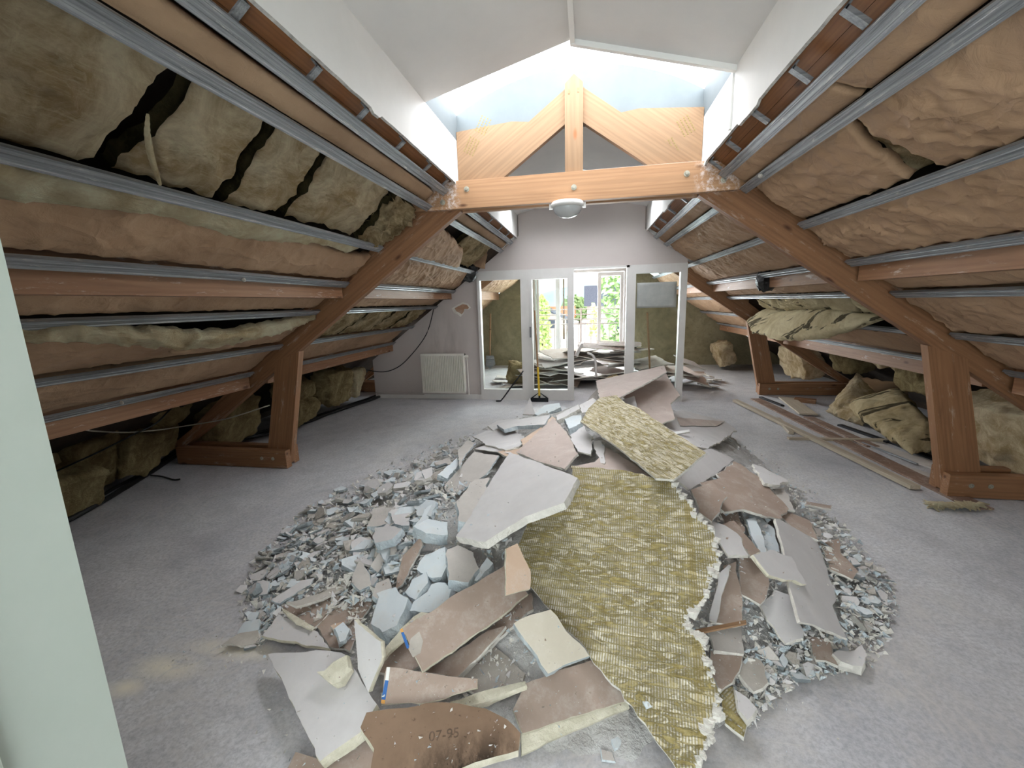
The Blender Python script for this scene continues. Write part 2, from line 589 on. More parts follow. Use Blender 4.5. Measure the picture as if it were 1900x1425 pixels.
def glass_mat():
    m = bpy.data.materials.new('window_glass')
    m.use_nodes = True
    t = m.node_tree
    t.nodes.clear()
    o = t.nodes.new('ShaderNodeOutputMaterial')
    mx = t.nodes.new('ShaderNodeMixShader')
    a = t.nodes.new('ShaderNodeBsdfTransparent')
    a.inputs[0].default_value = (.93, .97, .96, 1)
    b = t.nodes.new('ShaderNodeBsdfGlossy')
    b.inputs['Roughness'].default_value = .03
    f = t.nodes.new('ShaderNodeFresnel')
    f.inputs[0].default_value = 1.45
    fm = t.nodes.new('ShaderNodeMath')
    fm.operation = 'MULTIPLY'
    fm.inputs[1].default_value = .3
    t.links.new(f.outputs[0], fm.inputs[0])
    t.links.new(fm.outputs[0], mx.inputs[0])
    t.links.new(a.outputs[0], mx.inputs[1])
    t.links.new(b.outputs[0], mx.inputs[2])
    t.links.new(mx.outputs[0], o.inputs[0])
    return m


GLASS = glass_mat()


def opal_mat():
    m = bpy.data.materials.new('opal_rooflight')
    m.use_nodes = True
    t = m.node_tree
    t.nodes.clear()
    o = t.nodes.new('ShaderNodeOutputMaterial')
    mx = t.nodes.new('ShaderNodeMixShader')
    a = t.nodes.new('ShaderNodeBsdfTransparent')
    b = t.nodes.new('ShaderNodeBsdfTranslucent')
    b.inputs[0].default_value = (.95, .97, 1, 1)
    mx.inputs[0].default_value = .45
    t.links.new(a.outputs[0], mx.inputs[1])
    t.links.new(b.outputs[0], mx.inputs[2])
    t.links.new(mx.outputs[0], o.inputs[0])
    return m


OPAL = opal_mat()

# ------------------------------------------------------------------ the room's shell
ID = Matrix.Identity(4)
Y0, YP, YE = -1.5, 6.5, 10.2
XL, XR = XC - .915, XC + .915
g = G().box((-4.75, Y0, -.12), (4.55, 10.4, 0))
struct(g.obj('floor', FLOOR, M=ID))
for nm, s in (('left', -1), ('right', 1)):
    a, b = roof(s, .82, 0, .17), roof(s, 4.45, 0, .17)
    c, d = roof(s, 4.45, 0, .2), roof(s, .82, 0, .2)
    P = [Vector((p.x, Y0 - .1, p.z)) for p in (a, b, c, d)]
    struct(G().prism(P, (0, 10.4 - Y0 + .1, 0)).obj('ceiling_slope_' + nm, DECK))
    x = XC + s * 4.42
    struct(G().box((min(x, x + s * .06), Y0, 0), (max(x, x + s * .06), 10.4, .35)).obj('wall_eaves_' + nm, DECK))
    # plasterboard cheek of the rooflight well, its broken grey edge along the bottom
    x0 = XC + s * .915
    x1 = x0 + s * .013
    g = G()
    ys = [Y0 + (10.2 - Y0) * i / 420 for i in range(421)]
    lo = [2.44 - .006 * abs(noise.noise((y * 6, s * 9, 0))) - (.018 if noise.noise((y * 2.1, s * 3, 4)) > .28 else 0) for y in ys]
    for i in range(420):
        b = len(g.V)
        V = []
        for y, z in ((ys[i], lo[i]), (ys[i + 1], lo[i + 1])):
            V += [(x0, y, z), (x1, y, z - .004), (x1, y, 2.765), (x0, y, 2.765)]
        F = [(0, 4, 7, 3), (1, 2, 6, 5), (0, 1, 5, 4), (3, 7, 6, 2)]
        g.add(V, F if s < 0 else [f[::-1] for f in F], [0, 0, 1, 0])
    struct(g.obj('wall_well_' + nm, [PAINT, GYPEDGE]))
    # timber trimmer boards seen past the broken edge
    g = G()
    for k, (ua, ub) in enumerate(((.93, .985), (.987, 1.045))):
        P = [roof(s, ua, Y0, .055 + .004 * k), roof(s, ub, Y0, .055 + .004 * k), roof(s, ub, Y0, .1), roof(s, ua, Y0, .1)]
        g.prism(P, (0, 8.0, 0))
    struct(g.obj('trim_' + ('1' if s < 0 else '2'), WOODB, M=frame(roof(s, 1, 3, .06), (0, 1, 0), (0, 0, 1))))


def zc(x):
    return 2.765 + (.915 - abs(x - XC)) * .262


def well_ceiling(nm, ya, yb):
    g = G()
    for s in (-1, 1):
        P = [(XC, ya, zc(XC)), (XC + s * .915, ya, 2.765), (XC + s * .915, ya, 2.79), (XC, ya, zc(XC) + .025)]
        g.prism(P, (0, yb - ya, 0))
    struct(g.obj(nm, PAINTC))


SKY = ((2.85, 3.56), (-1.2, -.55), (8.1, 8.45), (5.35, 5.95))  # first is the visible rooflight; others added out of view for daylight
well_ceiling('ceiling_well_front', SKY[1][1], SKY[0][0])
well_ceiling('ceiling_well_rear', Y0, SKY[1][0])
well_ceiling('ceiling_well_middle', SKY[0][1] + .03, SKY[3][0])
well_ceiling('ceiling_well_partition', SKY[3][1], SKY[2][0])
well_ceiling('ceiling_well_far', SKY[2][1], YE)


def arc(x):
    h = .915
    rr = (h * h + .25 * .25) / (2 * .25)
    return 2.96 + .25 - rr + math.sqrt(rr * rr - (x - XC) ** 2)


xs = [XC - .915 + 1.83 * i / 36 for i in range(37)]
for k, (ya, yb) in enumerate(SKY):
    g = G()
    for i in range(36):
        g.add([(xs[i], ya, arc(xs[i])), (xs[i + 1], ya, arc(xs[i + 1])), (xs[i + 1], yb, arc(xs[i + 1])), (xs[i], yb, arc(xs[i]))], [(0, 1, 2, 3)])
    gl = struct(g.obj('window_%d' % (1, 2, 3, 6)[k], OPAL, smooth=True))  # after the first, glazing of the added unseen rooflights
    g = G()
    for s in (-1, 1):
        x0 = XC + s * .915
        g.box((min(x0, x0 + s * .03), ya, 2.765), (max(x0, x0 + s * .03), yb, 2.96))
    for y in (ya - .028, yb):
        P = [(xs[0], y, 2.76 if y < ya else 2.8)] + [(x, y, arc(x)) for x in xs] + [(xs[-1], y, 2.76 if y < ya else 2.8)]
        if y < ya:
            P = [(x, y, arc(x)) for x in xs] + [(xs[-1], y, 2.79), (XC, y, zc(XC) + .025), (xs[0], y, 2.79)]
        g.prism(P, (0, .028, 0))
    struct(g.obj('trim_%d' % (3, 4, 5, 8)[k], SKYP))  # after the first, upstands of the added unseen rooflights
# white edging round the right-hand ceiling panel
g = G()
P = [(XC, 2.83, zc(XC) - .03), (XR, 2.83, 2.735), (XR, 2.83, 2.765), (XC, 2.83, zc(XC))]
g.prism(P, (0, .03, 0))
g.box((XC - .004, SKY[1][1], zc(XC) - .03), (XC + .024, 2.86, zc(XC) - .002))
g.box((XR - .012, 2.86, 2.45), (XR, 2.89, 2.78))
struct(g.obj('trim_6', PAINT))


def gable(nm, y, th, mat, holes, M=None, xmin=-4.6, xmax=4.4, z1=None):
    """A cross wall: panels cut to the roof's profile around rectangular holes."""
    def top(x):
        u = abs(x - XC)
        return 3.01 if u < .9 else 2.44 - SL * (u - .915) + .02
    xb = sorted({xmin, xmax, XC - .9, XC + .9, XC} | {x for h in holes for x in (h[0], h[1])})
    xb = [x for x in xb if xmin <= x <= xmax]
    g = G()
    for a, b in zip(xb, xb[1:]):
        e = 1e-5
        ta, tb = max(top(a + e), .02), max(top(b - e), .02)
        if abs(a - XC) < .91 and abs(b - XC) < .91:
            ta, tb = zc(a), zc(b)
        hs = [h for h in holes if h[0] <= a + e and h[1] >= b - e]
        if hs:
            h = hs[0]
            if h[2] > .01:
                g.box((a, y, 0), (b, y + th, h[2]))
            if min(ta, tb) > h[3]:
                g.prism([(a, y, h[3]), (b, y, h[3]), (b, y, tb), (a, y, ta)], (0, th, 0))
        else:
            g.prism([(a, y, 0), (b, y, 0), (b, y, tb), (a, y, ta)], (0, th, 0))
    return struct(g.obj(nm, mat, M=M))


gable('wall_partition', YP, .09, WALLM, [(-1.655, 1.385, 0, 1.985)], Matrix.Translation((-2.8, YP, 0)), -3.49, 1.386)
gable('wall_gable', YE, .2, GABLE, [(-1.3, .93, .02, 2.22)], Matrix.Translation((0, YE, 0)))
gable('wall_back', Y0 - .1, .1, PAINTC, [(-1.5, 1.3, .6, 1.95)], None)  # opening added out of view to let in the rear fill
struct(G().box((-1.5, Y0 - .06, .6), (1.3, Y0 - .05, 1.95)).obj('window_5', GLASS))  # pane of the made-up rear window, added for the fill light
gable('wall_left', .5, .1, PAINTC, [], None, -4.5, -1.3)
# door casing beside the camera
g = G()
P = [(-.985, .6), (-1.3, .6), (-1.3, .3), (-.955, .3), (-.955, .405), (-.965, .425), (-.985, .435)]
g.prism([(x, y, 0) for x, y in P], (0, 0, 2.12))
o = struct(g.obj('door_2', plain('green_white_gloss', (182, 192, 182), (190, 198, 189), 2, .4)))
# skirting and heating pipe along the partition
g = G().box((-3.48, YP - .012, 0), (-1.66, YP, .075))
struct(g.obj('baseboard_partition', FRAMEW))
g = G().tube([(-3.45, YP - .03, .1), (-2.62, YP - .03, .1)], .009).tube([(-3.45, YP - .03, .075), (-2.62, YP - .03, .075)], .009)
tag(g.obj('heating_pipe', WALLM), 'pair of thin heating pipes along the wall foot, running to the radiator', 'pipe')

# ------------------------------------------------------------------ glazed sliding partition
g = G()
fy0, fy1 = YP - .035, YP + .06


def fr(x0, x1, z0, z1, dy=0):
    g.box((x0, fy0 + dy, z0), (x1, fy1 + dy, z1))


fr(-1.655, -1.61, 0, 1.985); fr(-1.61, -.19, 1.85, 1.985); fr(-1.61, -.985, 0, .165); fr(-.985, -.84, 0, 1.85)
fr(-.19, .6, 1.955, 1.985); fr(.56, .69, 0, 1.985); fr(.69, 1.295, 1.865, 1.985); fr(.69, 1.295, 0, .19); fr(1.295, 1.386, 0, 1.985)
dr = struct(g.obj('door_1', FRAMEW))
g = G()
fr(-.84, -.81, .0, 1.85, -.012); fr(-.285, -.19, 0, 1.97, -.012); fr(-.81, -.285, 0, .165, -.012); fr(-.81, -.285, 1.835, 1.85, -.012)
g.obj('sliding_leaf', FRAMEW, dr)
for x0, x1, z0, z1, y in ((-1.61, -.985, .165, 1.85, YP), (-.81, -.285, .165, 1.835, YP - .005), (.69, 1.295, .19, 1.865, YP)):
    G().box((x0, y, z0), (x1, y + .005, z1)).obj('pane', GLASS, dr)
G().box((-.855, YP - .062, .98), (-.83, YP - .047, 1.14)).obj('pull_handle', plain('grey_metal', (120, 120, 122)), dr)
p0, p1 = at_y(1182, 525, 6.49), at_y(1254, 570, 6.49)
g = G()
n = 10
for i in range(n + 1):
    for j in range(n + 1):
        g.V.append(Vector((p0.x + (p1.x - p0.x) * i / n, 6.485 - .006 * noise.noise((i * .5, j * .5, 2)), p0.z + (p1.z - p0.z) * j / n)))
g.add([], [])
g.F = [[i * (n + 1) + j, i * (n + 1) + j + 1, (i + 1) * (n + 1) + j + 1, (i + 1) * (n + 1) + j] for i in range(n) for j in range(n)]
g.m = [0] * len(g.F)
o = tag(g.obj('paper_sheet', plain('grey_paper', (158, 160, 158), (178, 180, 176), 4), smooth=True), 'grey paper sheet stuck high on the fixed pane beside the doorway', 'paper')
md = o.modifiers.new('thick', 'SOLIDIFY'); md.thickness = .002

# ------------------------------------------------------------------ roof trusses
def beam(name, a, b, w, h, mat, parent, up=(0, 0, 1), cap=0):
    """A timber from a to b, w thick (along Y for a truss member) and h deep."""
    a, b = Vector(a), Vector(b)
    M = frame((a + b) / 2, b - a, up)
    L = (b - a).length / 2
    g = G()
    c = .004
    P = [(-w / 2 + c, -h / 2), (w / 2 - c, -h / 2), (w / 2, -h / 2 + c), (w / 2, h / 2 - c), (w / 2 - c, h / 2), (-w / 2 + c, h / 2), (-w / 2, h / 2 - c), (-w / 2, -h / 2 + c)]
    g.prism([M @ Vector((-L, y, z)) for y, z in P], M.to_3x3() @ Vector((2 * L, 0, 0)))
    return g.obj(name, mat, parent, M)


def poly_beam(name, P, y0, y1, mat, parent, ax):
    c = sum((Vector((x, (y0 + y1) / 2, z)) for x, z in P), Vector()) / len(P)
    return G().prism([(x, y0, z) for x, z in P], (0, y1 - y0, 0)).obj(name, mat, parent, frame(c, ax, (0, 1, 0)))


STEEL = plain('zinc_bolt', (150, 146, 132), (186, 182, 168), 30, .4, metal=.6)


def truss(Y, label):
    t = empty('roof_truss', (XC, Y + .05, 0), label, 'roof truss')
    y0, y1 = Y, Y + .075
    X = lambda s, u: XC + s * u
    # collar in front
    P = [(XC - 1.29, 2.245), (XC + 1.3, 2.245), (XC + 1.3, 2.30), (XC + 1.17, 2.43), (XC + .93, 2.452), (XC - .93, 2.452), (XC - 1.16, 2.42), (XC - 1.29, 2.31)]
    cbm = poly_beam('collar_beam', P, Y - .035, Y + .02, WOODC, t, (1, 0, 0))
    poly_beam('collar_beam', P, Y + .095, Y + .15, WOODC, t, (1, 0, 0))
    for s in (-1, 1):
        P = [(X(s, 1.245), 2.30), (X(s, .905), 2.30), (X(s, .905), 2.236), (X(s, 2.5), 1.128), (X(s, 3.49), .434), (X(s, 3.93), .16), (X(s, 4.1), .16), (X(s, 3.815), .344), (X(s, 2.38), 1.505)]
        if s < 0:
            P = P[::-1]
        poly_beam('principal_rafter', P, y0 + .022, y1 + .018, WOOD, t, (s, 0, -.7))
        P = [(X(s, 2.5), 1.12), (X(s, 2.76), 1.02), (X(s, 3.0), .03), (X(s, 2.74), .03)]
        if s < 0:
            P = P[::-1]
        poly_beam('raking_post', P, y0 + .021, y1 + .014, WOOD, t, (s * .24, 0, -1))
        for yy in (y1 + .02, y0 - .055):
            sp_ = beam('sole_plate', (X(s, 2.72 + .03 * (yy > Y)), yy + .035, .092), (X(s, 3.95), yy + .035, .092), .07, .175, WOOD, t)
        for x in (2.86, 2.98):
            G().lathe((XC + s * x, y0 - .055, .1), [(.001, 0), (.017, 0), (.017, .004), (.01, .005), (.009, .012), (.001, .013)], (0, -1, 0), 14).obj('bolt', STEEL, sp_)
        # upper rafter and the stepped plank behind it, up to the rooflight
        P = [(X(s, .066), 2.8), (X(s, .58), 2.44), (X(s, .9), 2.44), (X(s, .066), 3.035)]
        poly_beam('upper_rafter', P if s > 0 else P[::-1], y0 + .022, y1, WOODL, t, (s, 0, -.7))
        P = [(X(s, .912), 2.43), (X(s, .912), 2.825), (X(s, .47), 2.86), (X(s, .3), 2.84), (X(s, .4), 2.75)]
        gp_ = poly_beam('gusset_plank', P if s > 0 else P[::-1], y0 + .035, y1 + .01, WOODL, t, (s, 0, -.7))
        for k in range(2):   # green printed stamps, too small to read
            gg = G()
            c = Vector((X(s, .8 - .1 * k), y0 + .034, 2.76 - .14 * k * (1 if s > 0 else -1) + .02))
            for i in range(4):
                for j in range(7):
                    a = c + Vector((-s * (i * .022 - j * .009), 0, -i * .012 - j * .016))
                    gg.box(a - Vector((.0045, .0006, .005)), a + Vector((.0045, .0006, .005)))
            gg.obj('printed_stamp', GREENINK, gp_)
        P = [(X(s, 2.13), 1.56), (X(s, 2.45), 1.36), (X(s, 2.5), 1.41), (X(s, 2.5), 1.45), (X(s, 2.17), 1.62)]
        poly_beam('purlin_cleat', P if s > 0 else P[::-1], y0 + .02, y1 + .016, WOOD, t, (s, 0, -.7))
    P = [(XC - .066, 2.43), (XC + .066, 2.43), (XC + .066, 3.055), (XC, 3.115), (XC - .066, 3.055)]
    kp_ = poly_beam('king_post', P, y0 - .01, y1 + .01, WOODL, t, (0, 0, 1))
    for x, z in ((-1.03, 2.3), (-.83, 2.385), (0, 2.34), (.8, 2.375), (1.05, 2.315)):
        g = G().lathe((XC + x, Y - .035, z), [(.001, .0), (.021, .0), (.021, .004), (.012, .005), (.011, .012), (.001, .013)], (0, -1, 0), 16)
        g.obj('bolt', STEEL, cbm, smooth=False)
    for x, z in ((-.035, 3.0), (.03, 3.005)):
        G().box((XC + x - .006, y0 - .0125, z - .014), (XC + x + .006, y0 - .0095, z + .014)).obj('dowel', WOOD, kp_)
    return t


truss(3.48, 'orange-brown pine roof truss over the rubble heap, with collar beam and king post')
truss(7.02, 'dark pine roof truss beyond the glazed partition, mostly hidden behind it')

# bulkhead lamp under the collar
t = empty('bulkhead_lamp', (-.15, 3.475, 2.12), 'round white bulkhead lamp with ribbed glass bowl under the collar beam', 'lamp')
G().lathe((-.15, 3.475, 2.245), [(.05, 0), (.115, 0), (.125, -.012), (.125, -.034), (.108, -.042), (.05, -.042)], k=40).obj('lamp_body', FRAMEW, t, smooth=True)
prof = [(.108 * math.cos(a) + (.0015 if i % 2 else 0), -.04 - .075 * math.sin(a)) for i, a in enumerate([k * 1.5 / 14 for k in range(15)])]
G().lathe((-.15, 3.475, 2.245), prof + [(.001, -.116)], k=40).obj('glass_bowl', plain('ribbed_bowl', (168, 170, 170), (186, 188, 188), 3, .18, spec=.6), t, smooth=True)
for s in (-1, 1):
    G().box((-.15 + s * .126 - .012, 3.46, 2.2), (-.15 + s * .126 + .012, 3.49, 2.235)).obj('clip', FRAMEW, t)

# white batten on the collar's right half
G().box((XC + .066, 3.50, 2.452), (XC + .9, 3.53, 2.468)).obj('trim_7', PAINT)['kind'] = 'structure'

# ------------------------------------------------------------------ purlins and lining rails
SIDES = ((-1, 'radiator-side slope'), (1, 'slope above the loose boards'))
BAYS = (('near bay', .8, 3.43), ('middle bay', 3.66, 6.47), ('far bay', 6.62, 10.15))
for s, sn in SIDES:
    for b, (bn, ya, yb) in enumerate(BAYS):
        if b == 1 and s > 0:
            ya, yb = 3.66, 6.98
        if b == 2:
            ya = 7.2
        for u, z0, z1, nm in ((1.965, 1.585, 1.76, 'upper'), (3.0, .79, 1.0, 'lower')):
            x = XC + s * u
            g = G().box((min(x, x + s * .16), ya, z0), (max(x, x + s * .16), yb, z1))
            o = g.obj('purlin', PURL, M=frame((x + s * .08, (ya + yb) / 2, (z0 + z1) / 2), (0, 1, 0), (0, 0, 1)))
            tag(o, '%s brown timber purlin of the %s, %s' % (nm, bn, sn), 'purlin', 'timber purlins')


def rail(s, u, ya, yb, label, tilt=0):
    hw, dp, gv = .024, .018, .003
    prof = [(-hw, 0), (-hw, -dp), (-hw + .007, -dp), (-hw + .009, -dp + gv), (-hw + .014, -dp + gv), (-hw + .016, -dp), (.008, -dp), (.01, -dp + gv), (.015, -dp + gv), (.017, -dp), (hw, -dp), (hw, 0)]
    g = G()
    n = max(2, int((yb - ya) / .25))
    k = len(prof)
    for i in range(n + 1):
        y = ya + (yb - ya) * i / n
        du = .006 * noise.noise((y * .7, u * 9, s)) + tilt * (y - ya)
        g.V += [roof(s, u + a + du, y, w) for a, w in prof]
    for i in range(n):
        for j in range(k):
            a, b, c, d = i * k + j, i * k + (j + 1) % k, (i + 1) * k + (j + 1) % k, (i + 1) * k + j
            g.F.append([a, b, c, d] if s > 0 else [d, c, b, a])
    g.F += [list(range(k)), list(range(n * k, n * k + k))[::-1]]
    g.m = [0] * len(g.F)
    o = g.obj('ceiling_rail', ZINC, M=frame(roof(s, u, (ya + yb) / 2), (0, 1, 0), (0, 0, 1)))
    tag(o, label, 'metal rail', 'galvanised ceiling rails')


k_skip = True
ORD = ['topmost', 'second', 'third', 'fourth', 'fifth', 'sixth', 'seventh']
RU = {-1: (1.005, 1.15, 1.555, 1.915, 2.225, 2.63, 2.97), 1: (1.04, 1.185, 1.554, 1.9, 2.2, 2.6, 2.955)}
for s, sn in SIDES:
    for b, (bn, ya, yb) in enumerate(BAYS):
        if b == 2 and s < 0 and k_skip:
            continue
        if b == 1 and s > 0:
            yb = 6.99
        if b == 2:
            ya = 7.2
        for k, u in enumerate(RU[s]):
            if b == 2 and (u < 1.45):
                continue
            y1 = yb - (.06 if b == 0 and k == 2 else 0)
            if s > 0 and b == 1 and u < 1.5:
                y1 = 6.47
            rail(s, u, ya, y1, '%s galvanised rail from the ridge, %s, %s' % (ORD[k], bn, sn))
    # hanger brackets between the first rail and the cheek
    for k, y in enumerate((1.0, 1.36, 1.74, 2.12, 2.55, 2.98, 3.36, 3.85, 4.4, 4.95, 5.5, 6.0)):
        u0 = RU[s][0]
        M = frame(roof(s, .975, y + (.08 if s > 0 else 0), .02), roof(s, 1.0, 0) - roof(s, .9, 0), (0, 0, 1))
        g = G().box((-.048, -.017, -.004), (.048, .017, .004), M=M).box((-.05, -.017, -.004), (-.042, .017, .035), M=M).box((-.048, -.017, .004), (.048, -.012, .012), M=M)
        o = g.obj('hanger_bracket', ZINC)
        if y < 3.4:
            lb = 'small zinc hanger bracket below the well edge, near bay, %s' % sn
        else:
            lb = 'small zinc hanger bracket below the well edge behind the truss, %s' % sn
        tag(o, lb, 'bracket', 'hanger brackets, %s, %s' % ('near bay' if y < 3.4 else 'middle bay', sn))


# ------------------------------------------------------------------ insulation
def lerp(a, b, t):
    return a + (b - a) * t


def val(v, t):
    return lerp(v[0], v[1], t) if isinstance(v, tuple) else (v(t) if callable(v) else v)


def quilt(name, s, u0, u1, y0, y1, mat, w=.03, bulge=.03, wr=.006, th=.05, jag=0.0, res=.022, seed=0, parent=None, sag=None, fold=1.0, side=None):
    """A batt lying against the slope between u0 and u1, from y0 to y1; puffed towards the room."""
    L = abs(val(y1, .5) - val(y0, .5))
    nu, nv = max(8, int(abs(val(u1, .5) - val(u0, .5)) * NL / res)), max(8, int(L / res))
    front, back = [], []
    for j in range(nv + 1):
        t = j / nv
        for i in range(nu + 1):
            q = i / nu
            y = lerp(val(y0, q), val(y1, q), t)
            u = lerp(val(u0, t), val(u1, t), q)
            e = min(1, min(t, 1 - t) * L / .08)
            p = Vector((u * 3 + seed, y * 3, s * 3.0))
            if jag:
                k = 1 if i in (0, nu) else 0
                u += jag * k * noise.noise(p * 4) * (1 if i == 0 else 1)
                if j in (0, nv):
                    y += jag * 1.6 * noise.noise(p * 4.3)
            b = .6 * bulge * (4 * q * (1 - q)) ** .55 * (.45 + .55 * e ** .6)
            b *= 1 + .35 * noise.noise(p * .45)
            r = 0
            if wr:
                f1 = 1 - abs(noise.noise(Vector((y * 5 + u * 4 * s, u * 3.0, seed))) * 2.6)
                f2 = 1 - abs(noise.noise(Vector((y * 9 + u * 5, u * 6 - y * 2, seed + 5))) * 2.6)
                f3 = 1 - abs(noise.noise(Vector((y * 3 - u * 7, u * 4 + y * 3, seed + 9))) * 3)
                r = wr * fold * (.9 * max(f1, 0) ** 5 + .6 * max(f2, 0) ** 5 + .6 * max(f3, 0) ** 6) + wr * .5 * noise.noise(p * 5)
            ww = w - b - r
            if sag:
                ww -= sag(q, t)
            front.append(roof(s, u, y, ww))
            back.append(roof(s, u, y, ww + th))
    n = nu + 1
    g = G()
    g.V = front + back
    o_ = len(front)
    for j in range(nv):
        for i in range(nu):
            a, b, c, d = j * n + i, j * n + i + 1, (j + 1) * n + i + 1, (j + 1) * n + i
            g.F.append([a, b, c, d][::-s])
            g.F.append([a + o_, b + o_, c + o_, d + o_][::s])
    for i in range(nu):
        for r0 in (0, nv * n):
            g.F.append([r0 + i, r0 + i + 1, r0 + i + 1 + o_, r0 + i + o_])
    for j in range(nv):
        for c0 in (0, nu):
            g.F.append([j * n + c0, (j + 1) * n + c0, (j + 1) * n + c0 + o_, j * n + c0 + o_])
    g.m = [0] * (2 * nu * nv) + [1 if side else 0] * (len(g.F) - 2 * nu * nv)
    return g.obj(name, [mat, side] if side else mat, parent, frame(roof(s, val(u0, .5), val(y0, .5)), (0, 1, 0), roof(s, 1, 0, -1) - roof(s, 1, 0, 0)) if parent is None else WORLD[parent.name], smooth=True)


def batt(s, u0, u1, y0, y1, label, mat=None, grp='paper faced insulation batts', cat='insulation batt', name='insulation_batt', **kw):
    o = quilt(name, s, u0, u1, y0, y1, mat or KRAFT, side=WOOLX if mat in (WOOL, WOOLD) else None, **kw)
    return tag(o, label, cat, grp)


# slope on the radiator side, near bay
RS = 'radiator-side slope'
batt(-1, 1.055, 1.13, .76, 3.36, 'narrow taut kraft-faced batt between topmost rails, near bay, ' + RS, KRAFT2, bulge=.012, wr=.004, seed=1)
WG = 'bared glass wool batts between second and third rail'
batt(-1, 1.17, 1.55, .76, (1.31, 1.26), 'largest bared yellow wool batt by the door casing, radiator-side slope', WOOL, WG, w=.05, bulge=.07, wr=.02, th=.06, jag=.02, res=.022, seed=3)
batt(-1, 1.17, 1.55, (1.42, 1.37), (1.74, 1.79), 'bared wool batt with hanging paper shred, second from the door casing', WOOL, WG, w=.06, bulge=.065, wr=.02, th=.06, jag=.02, res=.02, seed=4)
batt(-1, 1.17, 1.55, (1.8, 1.87), (2.1, 2.2), 'narrow bared wool batt, third from the door casing', WOOL, WG, w=.06, bulge=.06, wr=.02, th=.06, jag=.02, res=.02, seed=5)
batt(-1, 1.17, 1.54, (2.17, 2.28), (2.86, 2.98), 'bared wool batt with dark blot, fourth from the door casing', WOOL, WG, w=.06, bulge=.06, wr=.02, th=.06, jag=.02, res=.022, seed=6)
batt(-1, (1.2, 1.22), 1.56, (2.92, 3.04), 3.42, 'crumpled sooty wool batt tucked against the truss, radiator-side slope', WOOLD, WG, w=.05, bulge=.05, wr=.05, th=.05, jag=.03, res=.022, seed=9)
b = batt(-1, lambda t: 1.64 + .03 * math.sin(t * 9), 1.89, .76, 3.42, 'kraft-faced batt with torn wool edge under the third rail, near bay', bulge=.045, wr=.012, seed=11)
quilt('torn_wool_edge', -1, 1.575, lambda t: 1.69 + .02 * math.sin(t * 13) - .05 * t, .76, (3.1, 3.0), WOOLP, w=.0, bulge=.02, wr=.012, th=.05, jag=.015, seed=12, parent=b)
batt(-1, 2.04, 2.21, .76, 3.4, 'kraft-faced batt directly under the upper purlin, near bay, ' + RS, bulge=.03, wr=.008, seed=14)
sg = lambda q, t: .11 * (1 - q) ** 1.2 * max(0, math.sin(min(1, max(0, (t - .2) / .8)) * 3.0)) ** .8
b = batt(-1, lambda t: 2.25 + .1 * max(0, math.sin(max(0, (t - .15)) * 3.3)) ** 1.3, 2.61, .76, 3.42, 'sagging kraft-faced batt with thick pale wool showing along its torn top', bulge=.04, wr=.01, seed=16, sag=sg, w=.035)
quilt('torn_wool_edge', -1, lambda t: 2.235 + .075 * max(0, math.sin(max(0, (t - .1)) * 3.3)) ** 1.3 + .012 * noise.noise((t * 14, 0, 3)), lambda t: 2.30 + .13 * max(0, math.sin(max(0, (t - .1)) * 3.3)) ** 1.3, 1.4, 3.42, WOOLP, w=.0, bulge=.02, wr=.014, th=.06, jag=.02, seed=17, parent=b, sag=lambda q, t: sg(.25, .25 + .75 * t) * .95)
batt(-1, 2.65, 2.955, .76, 3.42, 'lowest kraft-faced batt above the lower purlin, near bay, ' + RS, bulge=.035, wr=.006, seed=18)
# middle bay, radiator side
batt(-1, 1.055, 1.13, 3.66, 6.45, 'narrow kraft-faced batt between topmost rails behind the truss, ' + RS, KRAFT2, bulge=.012, wr=.004, seed=21)
batt(-1, 1.18, 1.54, 4.9, 6.1, 'bared wool batt behind the truss, next to the partition, ' + RS, WOOLD, WG, w=.07, bulge=.05, wr=.02, jag=.02, seed=22)
batt(-1, (1.2, 1.33), 1.56, 3.66, (5.0, 5.55), 'loose kraft sheet hanging off its wool behind the truss, torn towards the partition', bulge=.05, wr=.008, jag=.02, seed=23, w=.0)
batt(-1, 1.6, 1.9, 3.66, (6.2, 6.42), 'creased kraft-faced batt with ragged end behind the truss, ' + RS, bulge=.05, wr=.015, jag=.015, seed=24)
batt(-1, 2.04, 2.21, 3.66, 6.3, 'kraft-faced batt under the upper purlin behind the truss, ' + RS, bulge=.03, wr=.008, seed=25)
for k, (a, c) in enumerate(((3.68, 4.3), (4.36, 5.0), (5.06, 5.5), (5.6, 6.1))):
    batt(-1, 2.26, 2.6, (a + .15, a), (c + .15, c), '%s slit sooty wool piece behind the truss, counted from the truss' % ORD[k].replace('topmost', 'first'), WOOLD, 'slit wool pieces behind the truss', w=.03, bulge=.04, wr=.02, jag=.03, seed=26 + k)
batt(-1, 2.65, 2.955, 3.66, 6.3, 'lowest kraft-faced batt behind the truss, beside the radiator wall', bulge=.035, wr=.006, seed=31)

